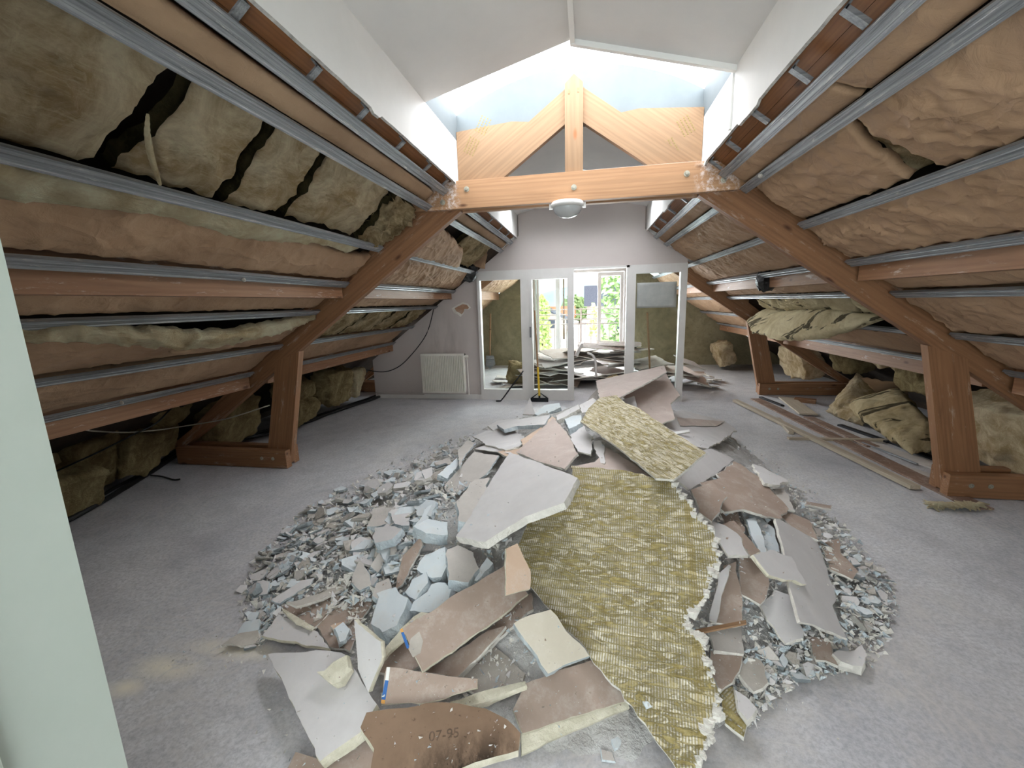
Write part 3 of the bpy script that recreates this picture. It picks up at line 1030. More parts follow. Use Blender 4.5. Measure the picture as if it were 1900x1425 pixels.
p = [on_roof(x, y, -1, -.03) for x, y in ((274, 212), (272, 240), (276, 270), (285, 305), (297, 342))]
g = G()
P = [p[0]]
for i in range(4):
    for k in range(1, 7):
        P.append(p[i].lerp(p[i + 1], k / 6) + Vector((0, 0, -.012 * math.sin((i * 6 + k) / 24 * 3.1))))
g.tube(P, [.004 + .006 * math.sin(i / (len(P) - 1) * 2.9) + .001 * (i % 2) for i in range(len(P))], 6)
tag(g.obj('paper_shred', WOOLP, smooth=True), 'long pale shred dangling in the dark gap between two bared wool batts', 'torn paper')
p = [on_roof(x, y, -1, -.05) for x, y in ((318, 649), (340, 650), (370, 645), (400, 637))]
tag(G().tube(p, [.022, .02, .017, .008], 8).obj('paper_curl', KRAFT2, smooth=True), 'small curl of kraft paper sticking out below the sagging batt', 'torn paper')
for px, py, sd_, lb in ((1411, 326, 1, 'white plaster lump on the end of the second rail, slope above the loose boards'), (452, 519, -1, 'white plaster dab on the fourth rail near the truss, radiator-side slope'), (226, 747, -1, 'white plaster dab on the lowest rail, radiator-side slope')):
    c = on_roof(px, py, sd_, -.024)
    g = G()
    for k in range(5):
        a = c + Vector((noise.noise((k, 1, px)) * .012, noise.noise((k, 7, px)) * .04, noise.noise((k, 3, px)) * .008))
        g.lathe(a, [(.002, -.012), (.013, -.006), (.015, .002), (.002, .01)], (noise.noise((k, 4, 1)), 1, .3), 7)
    tag(g.obj('plaster_dab', CW), lb, 'plaster dab')
# slope above the loose boards, near bay
LS = 'slope above the loose boards'
batt(1, 1.065, 1.165, .76, (2.13, 2.05), 'narrow kraft-faced batt nearest the camera between topmost rails, ' + LS, bulge=.02, wr=.006, seed=41)
batt(1, 1.065, 1.165, (2.17, 2.11), 3.4, 'narrow kraft-faced batt near the truss between topmost rails, ' + LS, bulge=.02, wr=.006, seed=42)
batt(1, 1.21, 1.54, .76, (2.22, 2.17), 'widest wrinkled kraft-faced batt nearest the camera, ' + LS, bulge=.05, wr=.02, seed=43, res=.017)
batt(1, 1.21, 1.53, (2.3, 2.36), 3.34, 'puffed kraft-faced batt beside the dark split, next to the truss', bulge=.05, wr=.014, seed=44, res=.017)
batt(1, 1.22, 1.54, (2.17, 2.13), (2.33, 2.4), 'bared sooty wool strip in the split between two kraft batts', WOOLD, None, w=.09, bulge=.04, wr=.02, seed=45)
batt(1, 1.58, 1.885, .76, 3.4, 'strongly wrinkled kraft-faced batt between third and fourth rail, ' + LS, bulge=.045, wr=.018, seed=46, w=.025, res=.017)
batt(1, 2.03, 2.19, .76, 3.4, 'kraft-faced batt under the upper purlin, near bay, ' + LS, bulge=.03, wr=.008, seed=47)
batt(1, 2.22, 2.59, .76, 3.42, 'wide kraft-faced batt between fifth and sixth rail, near bay, ' + LS, bulge=.05, wr=.018, seed=48)
batt(1, 2.62, 2.945, .76, 3.42, 'lowest kraft-faced batt, near bay, ' + LS, bulge=.05, wr=.01, seed=49)
# middle and far bays on the right
batt(1, 1.065, 1.165, 3.66, 6.45, 'narrow kraft-faced batt between topmost rails behind the truss, ' + LS, bulge=.02, wr=.006, seed=51)
batt(1, 1.21, 1.54, 3.66, 6.45, 'finely creased kraft-faced batt behind the truss, ' + LS, bulge=.05, wr=.014, seed=52)
batt(1, 1.58, 1.885, 3.66, 6.9, 'creased kraft-faced batt with torn white spot behind the truss, ' + LS, bulge=.05, wr=.014, seed=53)
batt(1, 2.03, 2.19, 3.66, 6.9, 'kraft-faced batt under the upper purlin behind the truss, ' + LS, bulge=.03, wr=.012, seed=54)
batt(1, 2.69, 2.945, 3.7, 6.0, 'lowest kraft-faced batt behind the truss under the hanging wool, ' + LS, bulge=.02, wr=.006, seed=55)
for k, (ua, ub) in enumerate(((1.58, 1.88), (2.03, 2.19), (2.22, 2.58), (2.62, 2.94))):
    batt(1, ua, ub, 7.2, 10.1, '%s kraft-faced batt in the far bay beyond the partition, counted downwards' % ORD[k].replace('topmost', 'first'), bulge=.05, wr=.016, seed=60 + k)
for k, (ua, ub) in enumerate(((1.18, 1.88), (2.03, 2.6))):
    batt(-1, ua, ub, 7.2, 10.1, '%s kraft-faced batt seen through the fixed pane beside the radiator' % ('upper', 'lower')[k], bulge=.07, wr=.016, seed=66 + k)


def loft(name, A, B, mat, th, seed=0, na=24, nb=14, amp=.03, bulge=0.0, jag=0.0, parent=None, smooth=True):
    """A thick soft sheet between two 3D polylines."""
    def samp(P, t):
        k = min(int(t * (len(P) - 1)), len(P) - 2)
        return P[k].lerp(P[k + 1], t * (len(P) - 1) - k)
    A, B = [Vector(p) for p in A], [Vector(p) for p in B]
    nrm = ((A[-1] - A[0]).cross(B[len(B) // 2] - A[len(A) // 2])).normalized()
    if nrm.dot(EYE - (A[0] + B[-1]) / 2) < 0:
        nrm = -nrm
    fr_, bk = [], []
    for i in range(na + 1):
        for j in range(nb + 1):
            t, q = i / na, j / nb
            p = samp(A, t).lerp(samp(B, t), q)
            e = (4 * q * (1 - q)) ** .5 * (4 * t * (1 - t)) ** .3
            ns = noise.noise(p * 6 + Vector((seed, 0, 0))) + .5 * noise.noise(p * 17 + Vector((0, seed, 0)))
            if jag and (i in (0, na) or j in (0, nb)):
                p = p + Vector((noise.noise(p * 23 + Vector((seed, 1, 1))), noise.noise(p * 23 + Vector((seed, 5, 1))), noise.noise(p * 21 + Vector((seed, 1, 8))))) * jag
            fr_.append(p + nrm * (bulge * e + amp * ns * (.3 + .7 * e) + th * .5 * min(1, e * 1.5)))
            bk.append(p - nrm * (th * .5 * min(1, e * 1.5) + .004))
    n = nb + 1
    g = G()
    g.V = fr_ + bk
    o_ = len(fr_)
    for i in range(na):
        for j in range(nb):
            a, b, c, d = i * n + j, i * n + j + 1, (i + 1) * n + j + 1, (i + 1) * n + j
            g.F += [[a, b, c, d], [d + o_, c + o_, b + o_, a + o_]]
    for j in range(nb):
        for r0 in (0, na * n):
            g.F.append([r0 + j, r0 + j + 1, r0 + j + 1 + o_, r0 + j + o_])
    for i in range(na):
        for c0 in (0, nb):
            g.F.append([i * n + c0, (i + 1) * n + c0, (i + 1) * n + c0 + o_, i * n + c0 + o_])
    g.m = [0] * len(g.F)
    return g.obj(name, mat, parent, smooth=smooth)


# the wool blanket peeled off the slope and hanging in a boat shape
vy = [6.35, 5.75, 5.2, 4.7, 4.25, 3.85]
V_ = [roof(1, 2.46 + .03 * math.sin(i * 1.7), y, .05) for i, y in enumerate(vy)]
E_ = []
for (px, py), y in zip(((1384, 596), (1398, 617), (1450, 633), (1520, 631), (1585, 612), (1640, 590)), (6.5, 6.05, 5.35, 4.75, 4.3, 3.82)):
    E_.append(at_y(px, py, y))
t = empty('hanging_wool_blanket', (2.3, 5, 1.0), 'boat-shaped slit wool blanket peeled off the slope, hanging above the loose boards', 'insulation blanket')
loft('hanging_flap', V_, E_, SLITA, .07, 3, 40, 16, .022, .03, .03, t)
for k in range(5):
    a, b = vy[k] + .02, vy[k + 1] + .05
    quilt('wool_strip', 1, 2.23, 2.47, (b - .2, b), (a - .2, a), SLITC, w=.05, bulge=.045, wr=.02, th=.05, jag=.02, seed=70 + k, parent=t)
# torn black membrane hanging in two places
def bag(px, py, y, w, h, seed, label, flap):
    c = at_y(px, py, y)
    t = empty('torn_membrane', c, label, 'torn membrane')
    g = G()
    for i in range(13):
        for j in range(11):
            a, b = i / 12 * 6.28, j / 10
            r = w * (.25 + .75 * math.sin(b * 2.6)) * (1 + .55 * noise.noise((math.cos(a) * 2 + seed, math.sin(a) * 2, b * 4)))
            g.V.append(c + Vector((math.cos(a) * r, math.sin(a) * r * .8, h * (.5 - b) + .03 * noise.noise((a, b * 6, seed)))))
    for i in range(12):
        for j in range(10):
            g.F.append([i * 11 + j, i * 11 + j + 1, (i + 1) * 11 + j + 1, (i + 1) * 11 + j])
    g.m = [0] * len(g.F)
    g.obj('black_film', BLACK, t)
    P = [at_y(x, yy, y + .02) for x, yy in flap]
    loft('kraft_flap', P[:2], P[3:1:-1], KRAFT, .01, seed, 8, 8, .02, 0, .02, t)


bag(1423, 512, 5.0, .1, .3, 2, 'scrap of black film with kraft flap hanging from the slope above the wool blanket', ((1412, 470), (1440, 468), (1432, 515), (1420, 520)))
bag(868, 503, 6.3, .13, .3, 5, 'scrap of black film hanging in the torn corner over the radiator wall', ((870, 462), (906, 458), (900, 500), (872, 492)))

# wool crammed into the eaves: one block at a time
def wool_block(c, size, rot, mat, seed, label, grp, name='wool_block'):
    n = 12
    g = G()
    M = Matrix.Translation(c) @ Matrix.Rotation(rot[2], 4, 'Z') @ Matrix.Rotation(rot[1], 4, 'Y') @ Matrix.Rotation(rot[0], 4, 'X')
    idx = {}
    for ax in range(3):
        for sg_ in (-1, 1):
            for i in range(n):
                for j in range(n):
                    q = []
                    for di, dj in ((0, 0), (1, 0), (1, 1), (0, 1)):
                        v = [0, 0, 0]
                        v[ax] = sg_
                        v[(ax + 1) % 3] = 2 * (i + di) / n - 1
                        v[(ax + 2) % 3] = 2 * (j + dj) / n - 1
                        key = tuple(round(x, 4) for x in v)
                        if key not in idx:
                            p = Vector(v)
                            m = max(abs(x) for x in p)
                            p = p * (1 - .16 * ((p.length / 1.732) ** 4))
                            w = Vector([p[k] * size[k] / 2 for k in range(3)])
                            f = .05 * noise.noise(w * 7 + Vector((seed, 0, 0))) + .03 * noise.noise(w * 19 + Vector((0, seed, 0)))
                            w += p.normalized() * f
                            idx[key] = len(g.V)
                            g.V.append(M @ w)
                        q.append(idx[key])
                    g.F.append(q if sg_ > 0 else q[::-1])
    for v in g.V:
        v.z = max(v.z, .002)
    g.m = [0] * len(g.F)
    o = g.obj(name, mat, None, smooth=True)
    return tag(o, label, 'insulation block', grp)


GL = 'mineral wool blocks in the eaves beside the black conduit'
for k, (px, py, y, sz, rt, lb) in enumerate((
    (165, 915, 2.35, (.34, .42, .36), (0, .3, .1), 'dark mineral wool block nearest the door casing, behind the black conduit'),
    (120, 838, 2.4, (.3, .3, .3), (0, .2, 0), 'ochre wool lump high in the eaves beside the door casing'),
    (205, 855, 2.65, (.3, .36, .46), (.1, .35, .1), 'tall greenish wool block leaning in the eaves, second from the door casing'),
    (290, 838, 2.98, (.3, .34, .42), (-.1, .35, .05), 'lighter square wool block in the eaves, third from the door casing'),
    (330, 805, 3.3, (.28, .3, .4), (0, .3, 0), 'wool block in the eaves right against the truss foot'),
    (345, 758, 3.25, (.3, .35, .2), (0, .3, 0), 'small wool tuft tucked under the lower purlin beside the truss foot'),
    (440, 775, 3.95, (.36, .6, .5), (0, .3, 0), 'large wool block seen between the truss leg and raking post'),
    (566, 760, 4.6, (.3, .55, .3), (0, .3, 0), 'low wool block just behind the raking post in the eaves'),
    (560, 722, 4.7, (.3, .5, .28), (0, .3, 0), 'wool block stacked on another, behind the raking post'),
    (630, 715, 5.4, (.34, .6, .5), (0, .2, 0), 'ragged wool heap at the end of the eaves beside the radiator wall'),
    (672, 708, 5.9, (.2, .3, .4), (0, .3, .3), 'upright pale wool scrap right beside the partition wall end'))):
    c = at_y(px, py, y)
    wool_block((c.x - (.27 if k < 6 else .12), y, max(sz[2] * .45, c.z)), sz, rt, WOOLG if k not in (1, 10) else WOOLP, k * 3.1, lb, GL)
GR_ = 'wool blocks in the eaves behind the loose boards'
for k, (px, py, y, sz, rt, lb) in enumerate((
    (1860, 805, 3.7, (.4, .8, .55), (0, -.3, 0), 'big wool block in the eaves right behind the near raking post'),
    (1700, 700, 4.9, (.3, .6, .3), (0, -.3, 0), 'dark wool block in the eaves above the fallen batts'),
    (1640, 662, 5.5, (.3, .6, .2), (0, -.3, 0), 'pale wool strip slumped under the lower purlin above the fallen batts'),
    (1560, 665, 6.3, (.3, .5, .35), (0, -.2, 0), 'wool block in the eaves beside the far truss foot'),
    (1470, 668, 7.8, (.3, .9, .55), (0, -.3, 0), 'bulging pale wool block behind the far raking post'),
    (1330, 655, 9.6, (.3, .6, .5), (0, -.3, 0), 'far wool block at the foot of the stained gable'))):
    c = at_y(px, py, y)
    wool_block((c.x + .12, y, max(sz[2] * .45, c.z)), sz, rt, WOOLG if k in (1, 3) else WOOL, 50 + k * 3.1, lb, GR_)

# batts thrown down among the loose boards
def quad(cs):
    return [at_z(*c) for c in cs]


q = quad(((1560, 752, .12), (1668, 718, .42), (1768, 828, .12), (1690, 842, .04)))
tag(loft('fallen_batt', [q[0], q[1]], [q[3], q[2]], SLITB, .13, 81, 30, 24, .03, .04, .03), 'thick slit wool batt lying fur side up by the near raking post', 'insulation batt')
q = quad(((1532, 765, .03), (1590, 690, .5), (1640, 745, .2), (1600, 790, .02)))
tag(loft('fallen_batt', [q[0], q[1]], [q[3], q[2]], WOOL, .12, 83, 24, 20, .03, .05, .03), 'folded pinkish wool batt rearing up behind the fallen slit batt', 'insulation batt')
q = quad(((1596, 700, .5), (1680, 712, .45), (1690, 745, .2), (1640, 745, .2)))
tag(loft('kraft_sheet', [q[0], q[1]], [q[3], q[2]], KRAFT2, .02, 84, 12, 10, .02, 0, .02), 'brown kraft sheet peeled between the two fallen wool batts', 'kraft paper')
g = G()
for i in range(90):
    c = at_z(1725 + 95 * R(), 938 + 8 * noise.noise((i, 2, 3)), .005 + .03 * R())
    a = R() * 6.28
    d = Vector((math.cos(a), math.sin(a), .25 * R())) * (.03 + .04 * R())
    g.tube([c - d, c + Vector((0, 0, .02 * R())), c + d], [.004, .012, .003], 5)
tag(g.obj('wool_tuft', WOOLP, smooth=True), 'small pale wool tuft on the floor at the end of the brown board', 'wool tuft')

# ------------------------------------------------------------------ cables
def cable(name, pts, r, mat, label, cat='cable', k=8, wob=.0):
    P = []
    pts = [Vector(p) for p in pts]
    n = len(pts)
    for i in range(n - 1):
        p0, p1, p2, p3 = pts[max(i - 1, 0)], pts[i], pts[i + 1], pts[min(i + 2, n - 1)]
        for j in range(8):
            t = j / 8
            v = .5 * ((2 * p1) + (p2 - p0) * t + (2 * p0 - 5 * p1 + 4 * p2 - p3) * t * t + (3 * p1 - p0 - 3 * p2 + p3) * t ** 3)
            if wob:
                v += Vector((noise.noise(v * 5), noise.noise(v * 5 + Vector((9, 0, 0))), 0)) * wob
            P.append(v)
    P.append(pts[-1])
    return tag(G().tube(P, r, k).obj(name, mat, smooth=True), label, cat)


FLC = lambda *pp, z=.03: [at_z(x, y, z) for x, y in pp]
cable('conduit', FLC((60, 1000), (122, 968), (190, 930), (260, 888), (310, 856)) + FLC((350, 832), (400, 817), (470, 810), z=.06) + FLC((550, 790), (620, 764), (704, 736)), .022, CABLE, 'thick black conduit running along the eaves on the floor, radiator side', wob=.02)
cable('conduit', FLC((60, 988), (122, 957), (200, 912), (280, 868), (340, 828)) + FLC((400, 809), (480, 802), z=.09) + FLC((560, 780), (630, 757), (700, 733)), .014, CABLE, 'thinner black conduit lying against the wool blocks, radiator side', wob=.025)
cable('conduit', FLC((280, 882), (300, 884), (322, 890), (334, 889), z=.012), .007, CABLE, 'short curled black cable end on the floor by the wool blocks')
cable('electric_cable', [at_y(98, 877, 2.3), at_y(180, 840, 2.45), at_y(250, 805, 2.65), at_y(290, 785, 2.85), at_y(330, 750, 3.1), at_y(410, 716, 3.4)], .006, CABLE, 'thin black cable sagging in front of the wool blocks up to the lower purlin')
cable('electric_cable', [at_y(148, 795, 2.4), at_y(175, 800, 2.5), at_y(240, 802, 2.7), at_y(300, 797, 2.95), at_y(345, 790, 3.3), at_y(420, 777, 3.4), at_y(500, 752, 3.4)], .006, WIREW, 'thin pale cable looping across the wool blocks to the truss leg')
cable('electric_cable', [at_y(806, 555, 6.42), at_y(803, 580, 6.45), at_y(790, 622, 6.46), at_y(760, 662, 6.46), at_y(735, 683, 6.45), at_y(706, 690, 6.4), at_y(660, 682, 6.2)], .007, CABLE, 'black cable hanging in a curve across the wall beside the radiator')
cable('electric_cable', [at_y(596, 664, 5.3), at_y(612, 676, 5.3), at_y(626, 690, 5.4), at_y(632, 700, 5.4)], .005, CABLE, 'short dark cable dropping from the lower purlin near the partition')

# ------------------------------------------------------------------ radiator and wall damage
t = empty('radiator', (-2.245, 6.42, .11), 'white ribbed panel radiator on the wall left of the glazed partition', 'radiator')
g = G()
x0, x1, z0, z1 = -2.6, -1.888, .115, .745
n = 25
P = []
for i in range(n):
    a, b = x0 + (x1 - x0) * i / n, x0 + (x1 - x0) * (i + 1) / n
    w = b - a
    P += [(a, 6.395), (a + w * .12, 6.392), (a + w * .3, 6.366), (a + w * .7, 6.366), (a + w * .88, 6.392)]
P += [(x1, 6.44), (x0, 6.44)]
g.prism([(x, y, z0 + .02) for x, y in P], (0, 0, z1 - z0 - .04))
g.obj('ribbed_panel', RADW, t)
G().box((x0 - .004, 6.375, z1 - .03), (x1 + .004, 6.45, z1)).box((x0 - .004, 6.375, z0), (x1 + .004, 6.45, z0 + .03)).box((x0 - .004, 6.38, z0), (x0 + .006, 6.45, z1)).box((x1 - .006, 6.38, z0), (x1 + .004, 6.45, z1)).obj('casing', RADW, t)
G().lathe((x1 + .03, 6.41, .70), [(.001, -.03), (.02, -.03), (.024, .0), (.02, .03), (.001, .035)], (1, 0, 0), 16).obj('valve', RADW, t)
G().tube([(x1 + .035, 6.42, .7), (x1 + .037, 6.44, .4), (x1 + .037, 6.44, .08)], .008).obj('feed_pipe', RADW, t)

pts = [(838, 572), (848, 566), (858, 561), (868, 563), (874, 571), (870, 574), (862, 574), (860, 582), (855, 588), (850, 584), (842, 580)]
t = empty('broken_plaster', at_y(856, 575, 6.49), 'ragged hole knocked in the plaster above the radiator', 'wall damage')
c = at_y(856, 574, 6.5)
P = [at_y(x, y, 6.499) for x, y in pts]
G().prism([Vector((p.x, 6.4995, p.z)) for p in P], (0, -.003, 0)).obj('torn_edge', CW, t)
G().prism([Vector((c.x + (p.x - c.x) * .74 + .012, 6.496, c.z + (p.z - c.z) * .7 + .005)) for p in P], (0, -.003, 0)).obj('bared_core', board_face('bare_core', (150, 112, 88), (186, 156, 132), .4), t)

# ------------------------------------------------------------------ tools
t = empty('floor_scraper', at_z(1002, 740, 0), 'long-handled scraper with black triangular head leaning on the sliding door', 'scraper')
b0 = at_z(1002, 740, .06); b0.y = 6.33; b0.x = -.71; b0.z = .1
e0 = at_y(992, 576, 6.43)
G().tube([b0.lerp(e0, .3), e0], .014, 10).obj('wooden_shaft', ASH, t)
G().tube([b0, b0.lerp(e0, .34)], .017, 10).obj('yellow_socket', YELLOW, t)
g = G()
bx = b0.x
for s in (-1, 1):
    g.prism([(bx + s * .012, 6.33, .135), (bx + s * .03, 6.33, .135), (bx + s * .135, 6.33, .06), (bx + s * .105, 6.33, .06)], (0, .02, 0))
g.box((bx - .135, 6.325, .004), (bx + .135, 6.355, .062))
g.box((bx - .014, 6.33, .05), (bx + .014, 6.352, .15))
g.obj('blade_head', IRON, t)
p = [at_z(921, 744, .012), at_z(929, 744, .02), at_z(934, 738, .06), at_y(950, 716, 6.38), at_y(971, 688, 6.43)]
tag(G().tube(p, [.012, .011, .011, .011, .009], 8).obj('crowbar', IRON, smooth=True), 'thin black crowbar leaning on the fixed glass beside the scraper', 'crowbar')
t = empty('shovel', (-2.1, 9.6, 0), 'shovel leaning on the stained gable, seen through the fixed pane by the radiator', 'shovel')
G().tube([at_y(909, 660, 9.7), at_y(910, 582, 10.1)], .018, 8).obj('shaft', ASH, t)
q = [at_y(x, y, 9.65) for x, y in ((902, 660), (916, 660), (919, 676), (909, 684), (901, 678))]
G().prism(q, (0, .02, 0)).obj('blade', ZINC, t)
tag(G().tube([at_y(1206, 690, 7.05), at_y(1201, 580, 6.75)], .016, 8).obj('tool_handle', ASH), 'wooden tool handle standing behind the fixed pane below the paper sheet', 'handle')

# ------------------------------------------------------------------ loose boards on the floor
def plank(name, a, b, w, th, mat, label, cat='board', za=0.0, zb=0.0, grp='loose boards on the floor under the slope'):
    A, B = at_z(*a, za), at_z(*b, zb)
    d = (B - A)
    M = frame((A + B) / 2, d, (0, 0, 1))
    L = d.length / 2
    c = min(.003, th / 4)
    g = G()
    P = [(-w / 2, 0), (w / 2, 0), (w / 2, th - c), (w / 2 - c, th), (-w / 2 + c, th), (-w / 2, th - c)]
    g.prism([M @ Vector((-L, y, z)) for y, z in P], M.to_3x3() @ Vector((2 * L, 0, 0)))
    o = g.obj(name, mat, None, M)
    return tag(o, label, cat, grp)


BATT = wood('dusty_batten', (156, 142, 124), (186, 174, 156), (110, 90, 70))
BRW = board_face('painted_brown_board', (112, 88, 74), (140, 114, 98), .6, (190, 180, 170), .6)
plank('batten', (1364, 745), (1698, 908), .075, .032, BATT, 'long pale batten, outermost of the loose boards towards the rubble heap', za=.012, zb=.012)
plank('board', (1402, 741), (1822, 946), .15, .014, BRW, 'long brown board spotted with paint rings, beside the outermost batten')
plank('batten', (1444, 779), (1468, 806), .05, .03, BATT, 'short batten stub sticking out under the outermost batten')
plank('batten', (1462, 815), (1655, 819), .05, .022, BATT, 'short batten lying across under the long boards', za=.0)
plank('board', (1459, 739), (1500, 770), .2, .018, BATT, 'short wide tan board at the far end of the loose boards', za=.016, zb=.016)
plank('rail_offcut', (1411, 738), (1452, 754), .05, .02, IRON, 'dark metal strip at the far end of the loose boards')
plank('block', (1474, 744), (1514, 748), .12, .05, WOOD, 'reddish wood block in front of the far truss plate')
plank('board', (1606, 822), (1764, 876), .16, .012, GR, 'wide grey board strip beside the fallen wool batt')
plank('rail_offcut', (1558, 790), (1650, 822), .06, .02, IRON, 'dark rail lying along the edge of the fallen wool batt')
plank('rail_offcut', (1600, 822), (1702, 862), .02, .012, ZINC, 'thin shiny metal strip between brown board and grey board', za=.012, zb=.012)
plank('board', (1668, 866), (1732, 886), .09, .012, GR, 'short grey board end next to the near sole plates')
plank('rail_offcut', (1645, 818), (1757, 862), .07, .018, IRON, 'dark strip half under the grey board, close to the near post')
plank('board', (1500, 775), (1620, 830), .12, .014, BRW, 'short grimy board between the tan board and the rails', za=.004, zb=.004)
plank('batten', (1835, 862), (1915, 866), .09, .02, BATT, 'pale board end lying behind the near sole plates')


# ------------------------------------------------------------------ the rubble heap
TAB = [(.9, -.95, .35, -.2, .005), (1.2, -1.3, .5, -.15, .05), (1.6, -1.72, .95, -.05, .25), (2.0, -1.93, 1.45, .05, .48), (2.5, -2.03, 1.68, .15, .58), (3.2, -1.9, 1.74, .3, .66), (4.0, -1.62, 1.66, .4, .68), (4.6, -1.48, 1.66, .45, .66), (5.2, -1.38, 1.55, .45, .42), (5.75, -1.2, 1.3, .4, .02)]
_ty = [r[0] for r in TAB]


def heap(x, y):
    if y <= _ty[0] or y >= _ty[-1]:
        return 0.0
    l, r, c, h = [float(np.interp(y, _ty, [q[k] for q in TAB])) for k in (1, 2, 3, 4)]
    t = (x - c) / (r - c) if x > c else (c - x) / (c - l)
    if t >= 1:
        return 0.0
    return h * ((1 - t) ** .95 if x > c else (1 - t) ** 1.25)


def hit_heap(px, py, off=0.0):
    d = ray(px, py)
    a, b = .2, 12.0
    t = None
    prev = 0.0
    step = .02
    k = 0
    dl = math.hypot(d.x, d.y)
    d = d / dl
    s = .5
    while s < 9:
        p = EYE + d * s
        if p.z <= heap(p.x, p.y) + off:
            return p
        s += step
    return EYE + d * s


g = G()
nx, ny = 90, 110
for j in range(ny + 1):
    for i in range(nx + 1):
        x, y = -2.1 + 3.9 * i / nx, .85 + 4.95 * j / ny
        h = heap(x, y)
        z = h * .9 - .045 + .035 * noise.noise((x * 6, y * 6, 0)) + .02 * noise.noise((x * 17, y * 17, 3)) if h > 0 else -.03
        g.V.append(Vector((x, y, z)))
g.F = [[j * (nx + 1) + i, j * (nx + 1) + i + 1, (j + 1) * (nx + 1) + i + 1, (j + 1) * (nx + 1) + i] for j in range(ny) for i in range(nx)]
g.m = [0] * len(g.F)
tag(g.obj('rubble', DUSTY, M=ID), 'fine plaster rubble and dust filling the big heap in the middle of the floor', 'rubble', None, 'stuff')

_seed = [0]
LAID = []


def plane_of(px, off, anch):
    """The plane a piece lies in: from three anchors (x, y, height), or fitted to the heap under it."""
    if anch:
        a, b, c = [at_z(*q) for q in anch]
        n = (b - a).cross(c - a).normalized()
        if n.z < 0:
            n = -n
        return a, n
    cx = sum(p[0] for p in px) / len(px)
    cy = sum(p[1] for p in px) / len(px)
    S = [hit_heap(*p) for p in px] + [hit_heap((p[0] + cx) / 2, (p[1] + cy) / 2) for p in px] + [hit_heap(cx, cy)]
    A = np.array([[q.x, q.y, 1] for q in S])
    B = np.array([q.z for q in S])
    m = A[:, :2].mean(0)
    A[:, :2] -= m
    lam = .004 * len(S)
    co = np.linalg.solve(A.T @ A + np.diag([lam, lam, 0]), A.T @ B)
    sx, sy = co[0], co[1]
    k = math.hypot(sx, sy)
    if k > .75:
        sx, sy = sx * .75 / k, sy * .75 / k
    n = Vector((-sx, -sy, 1)).normalized()
    a = Vector((m[0], m[1], co[2] + off))
    return a, n


def cut(px, py, a, n):
    d = ray(px, py)
    return EYE + d * (n.dot(a - EYE) / n.dot(d))


def slab(name, px, label, top, edge, cat='plasterboard', off=.03, th=.014, anch=None, jag=.006, tilt=(0, 0), grp=None, wav=0.0, xdir=None, kids=None):
    _seed[0] += 1
    sd = _seed[0] * 7.3
    a, n = plane_of(px, off, anch)
    if tilt != (0, 0):
        n = (n + CR * tilt[0] + Vector((CF.x, CF.y, 0)).normalized() * -tilt[1]).normalized()
    P = [cut(x, y, a, n) for x, y in px]
    LAID.append((px, a, n))
    area_ = sum((P[i].cross(P[(i + 1) % len(P)]) for i in range(len(P))), Vector()).dot(n)
    if area_ < 0:
        P = P[::-1]
    c = sum(P, Vector()) / len(P)
    xd = (cut(*xdir[1], a, n) - cut(*xdir[0], a, n)) if xdir else P[1] - P[0]
    M = frame(c, xd, n)
    ring = []
    for i, p in enumerate(P):
        q = P[(i + 1) % len(P)]
        L = (q - p).length
        m = max(1, int(L / .028)) if jag else 1
        pr = n.cross(q - p).normalized()
        for j in range(m):
            v = p.lerp(q, j / m)
            if jag:
                v = v + pr * jag * 1.6 * (noise.noise(v * 14 + Vector((sd, 0, 0))) + .6 * noise.noise(v * 45 + Vector((0, sd, 0))))
            ring.append(v)
    k = len(ring)
    mid, bot = [], []
    for i, v in enumerate(ring):
        out = (v - c)
        out = (out - n * out.dot(n)).normalized()
        r1 = noise.noise(v * 30 + Vector((sd, 3, 0)))
        r2 = noise.noise(v * 26 + Vector((3, sd, 0)))
        mid.append(v - n * th * .45 + out * (jag * 1.1 * r1 + (.35 * jag if jag else 0)))
        bot.append(v - n * th + out * jag * 1.3 * r2)
    g = G()
    g.V = ring + mid + bot
    g.F = [list(range(k)), list(range(3 * k - 1, 2 * k - 1, -1))]
    g.m = [0, 0]
    for i in range(k):
        j = (i + 1) % k
        g.F += [[i, i + k, j + k, j], [i + k, i + 2 * k, j + 2 * k, j + k]]
        g.m += [1, 1]
    low = min(v.z for v in g.V)
    o = g.obj(name, [top, edge], None, M)
    if low < .001:
        o.matrix_basis.translation.z += .001 - low
        WORLD[o.name].translation.z += .001 - low
        M = WORLD[o.name]
    tag(o, label, cat, grp)
    if kids:
        for kn, kp, kth, kmat in kids:
            lift = n * .0012
            Q = [cut(x, y, a, n) for x, y in kp]
            dz = Vector((0, 0, .001 - low)) if low < .001 else Vector()
            if sum((Q[i].cross(Q[(i + 1) % len(Q)]) for i in range(len(Q))), Vector()).dot(n) < 0:
                Q = Q[::-1]
            G().prism([q + lift * (1 + kth * 400) + dz for q in Q], -n * (kth + .0008)).obj(kn, kmat, o)
    return o


PB = 'plasterboard_slab'
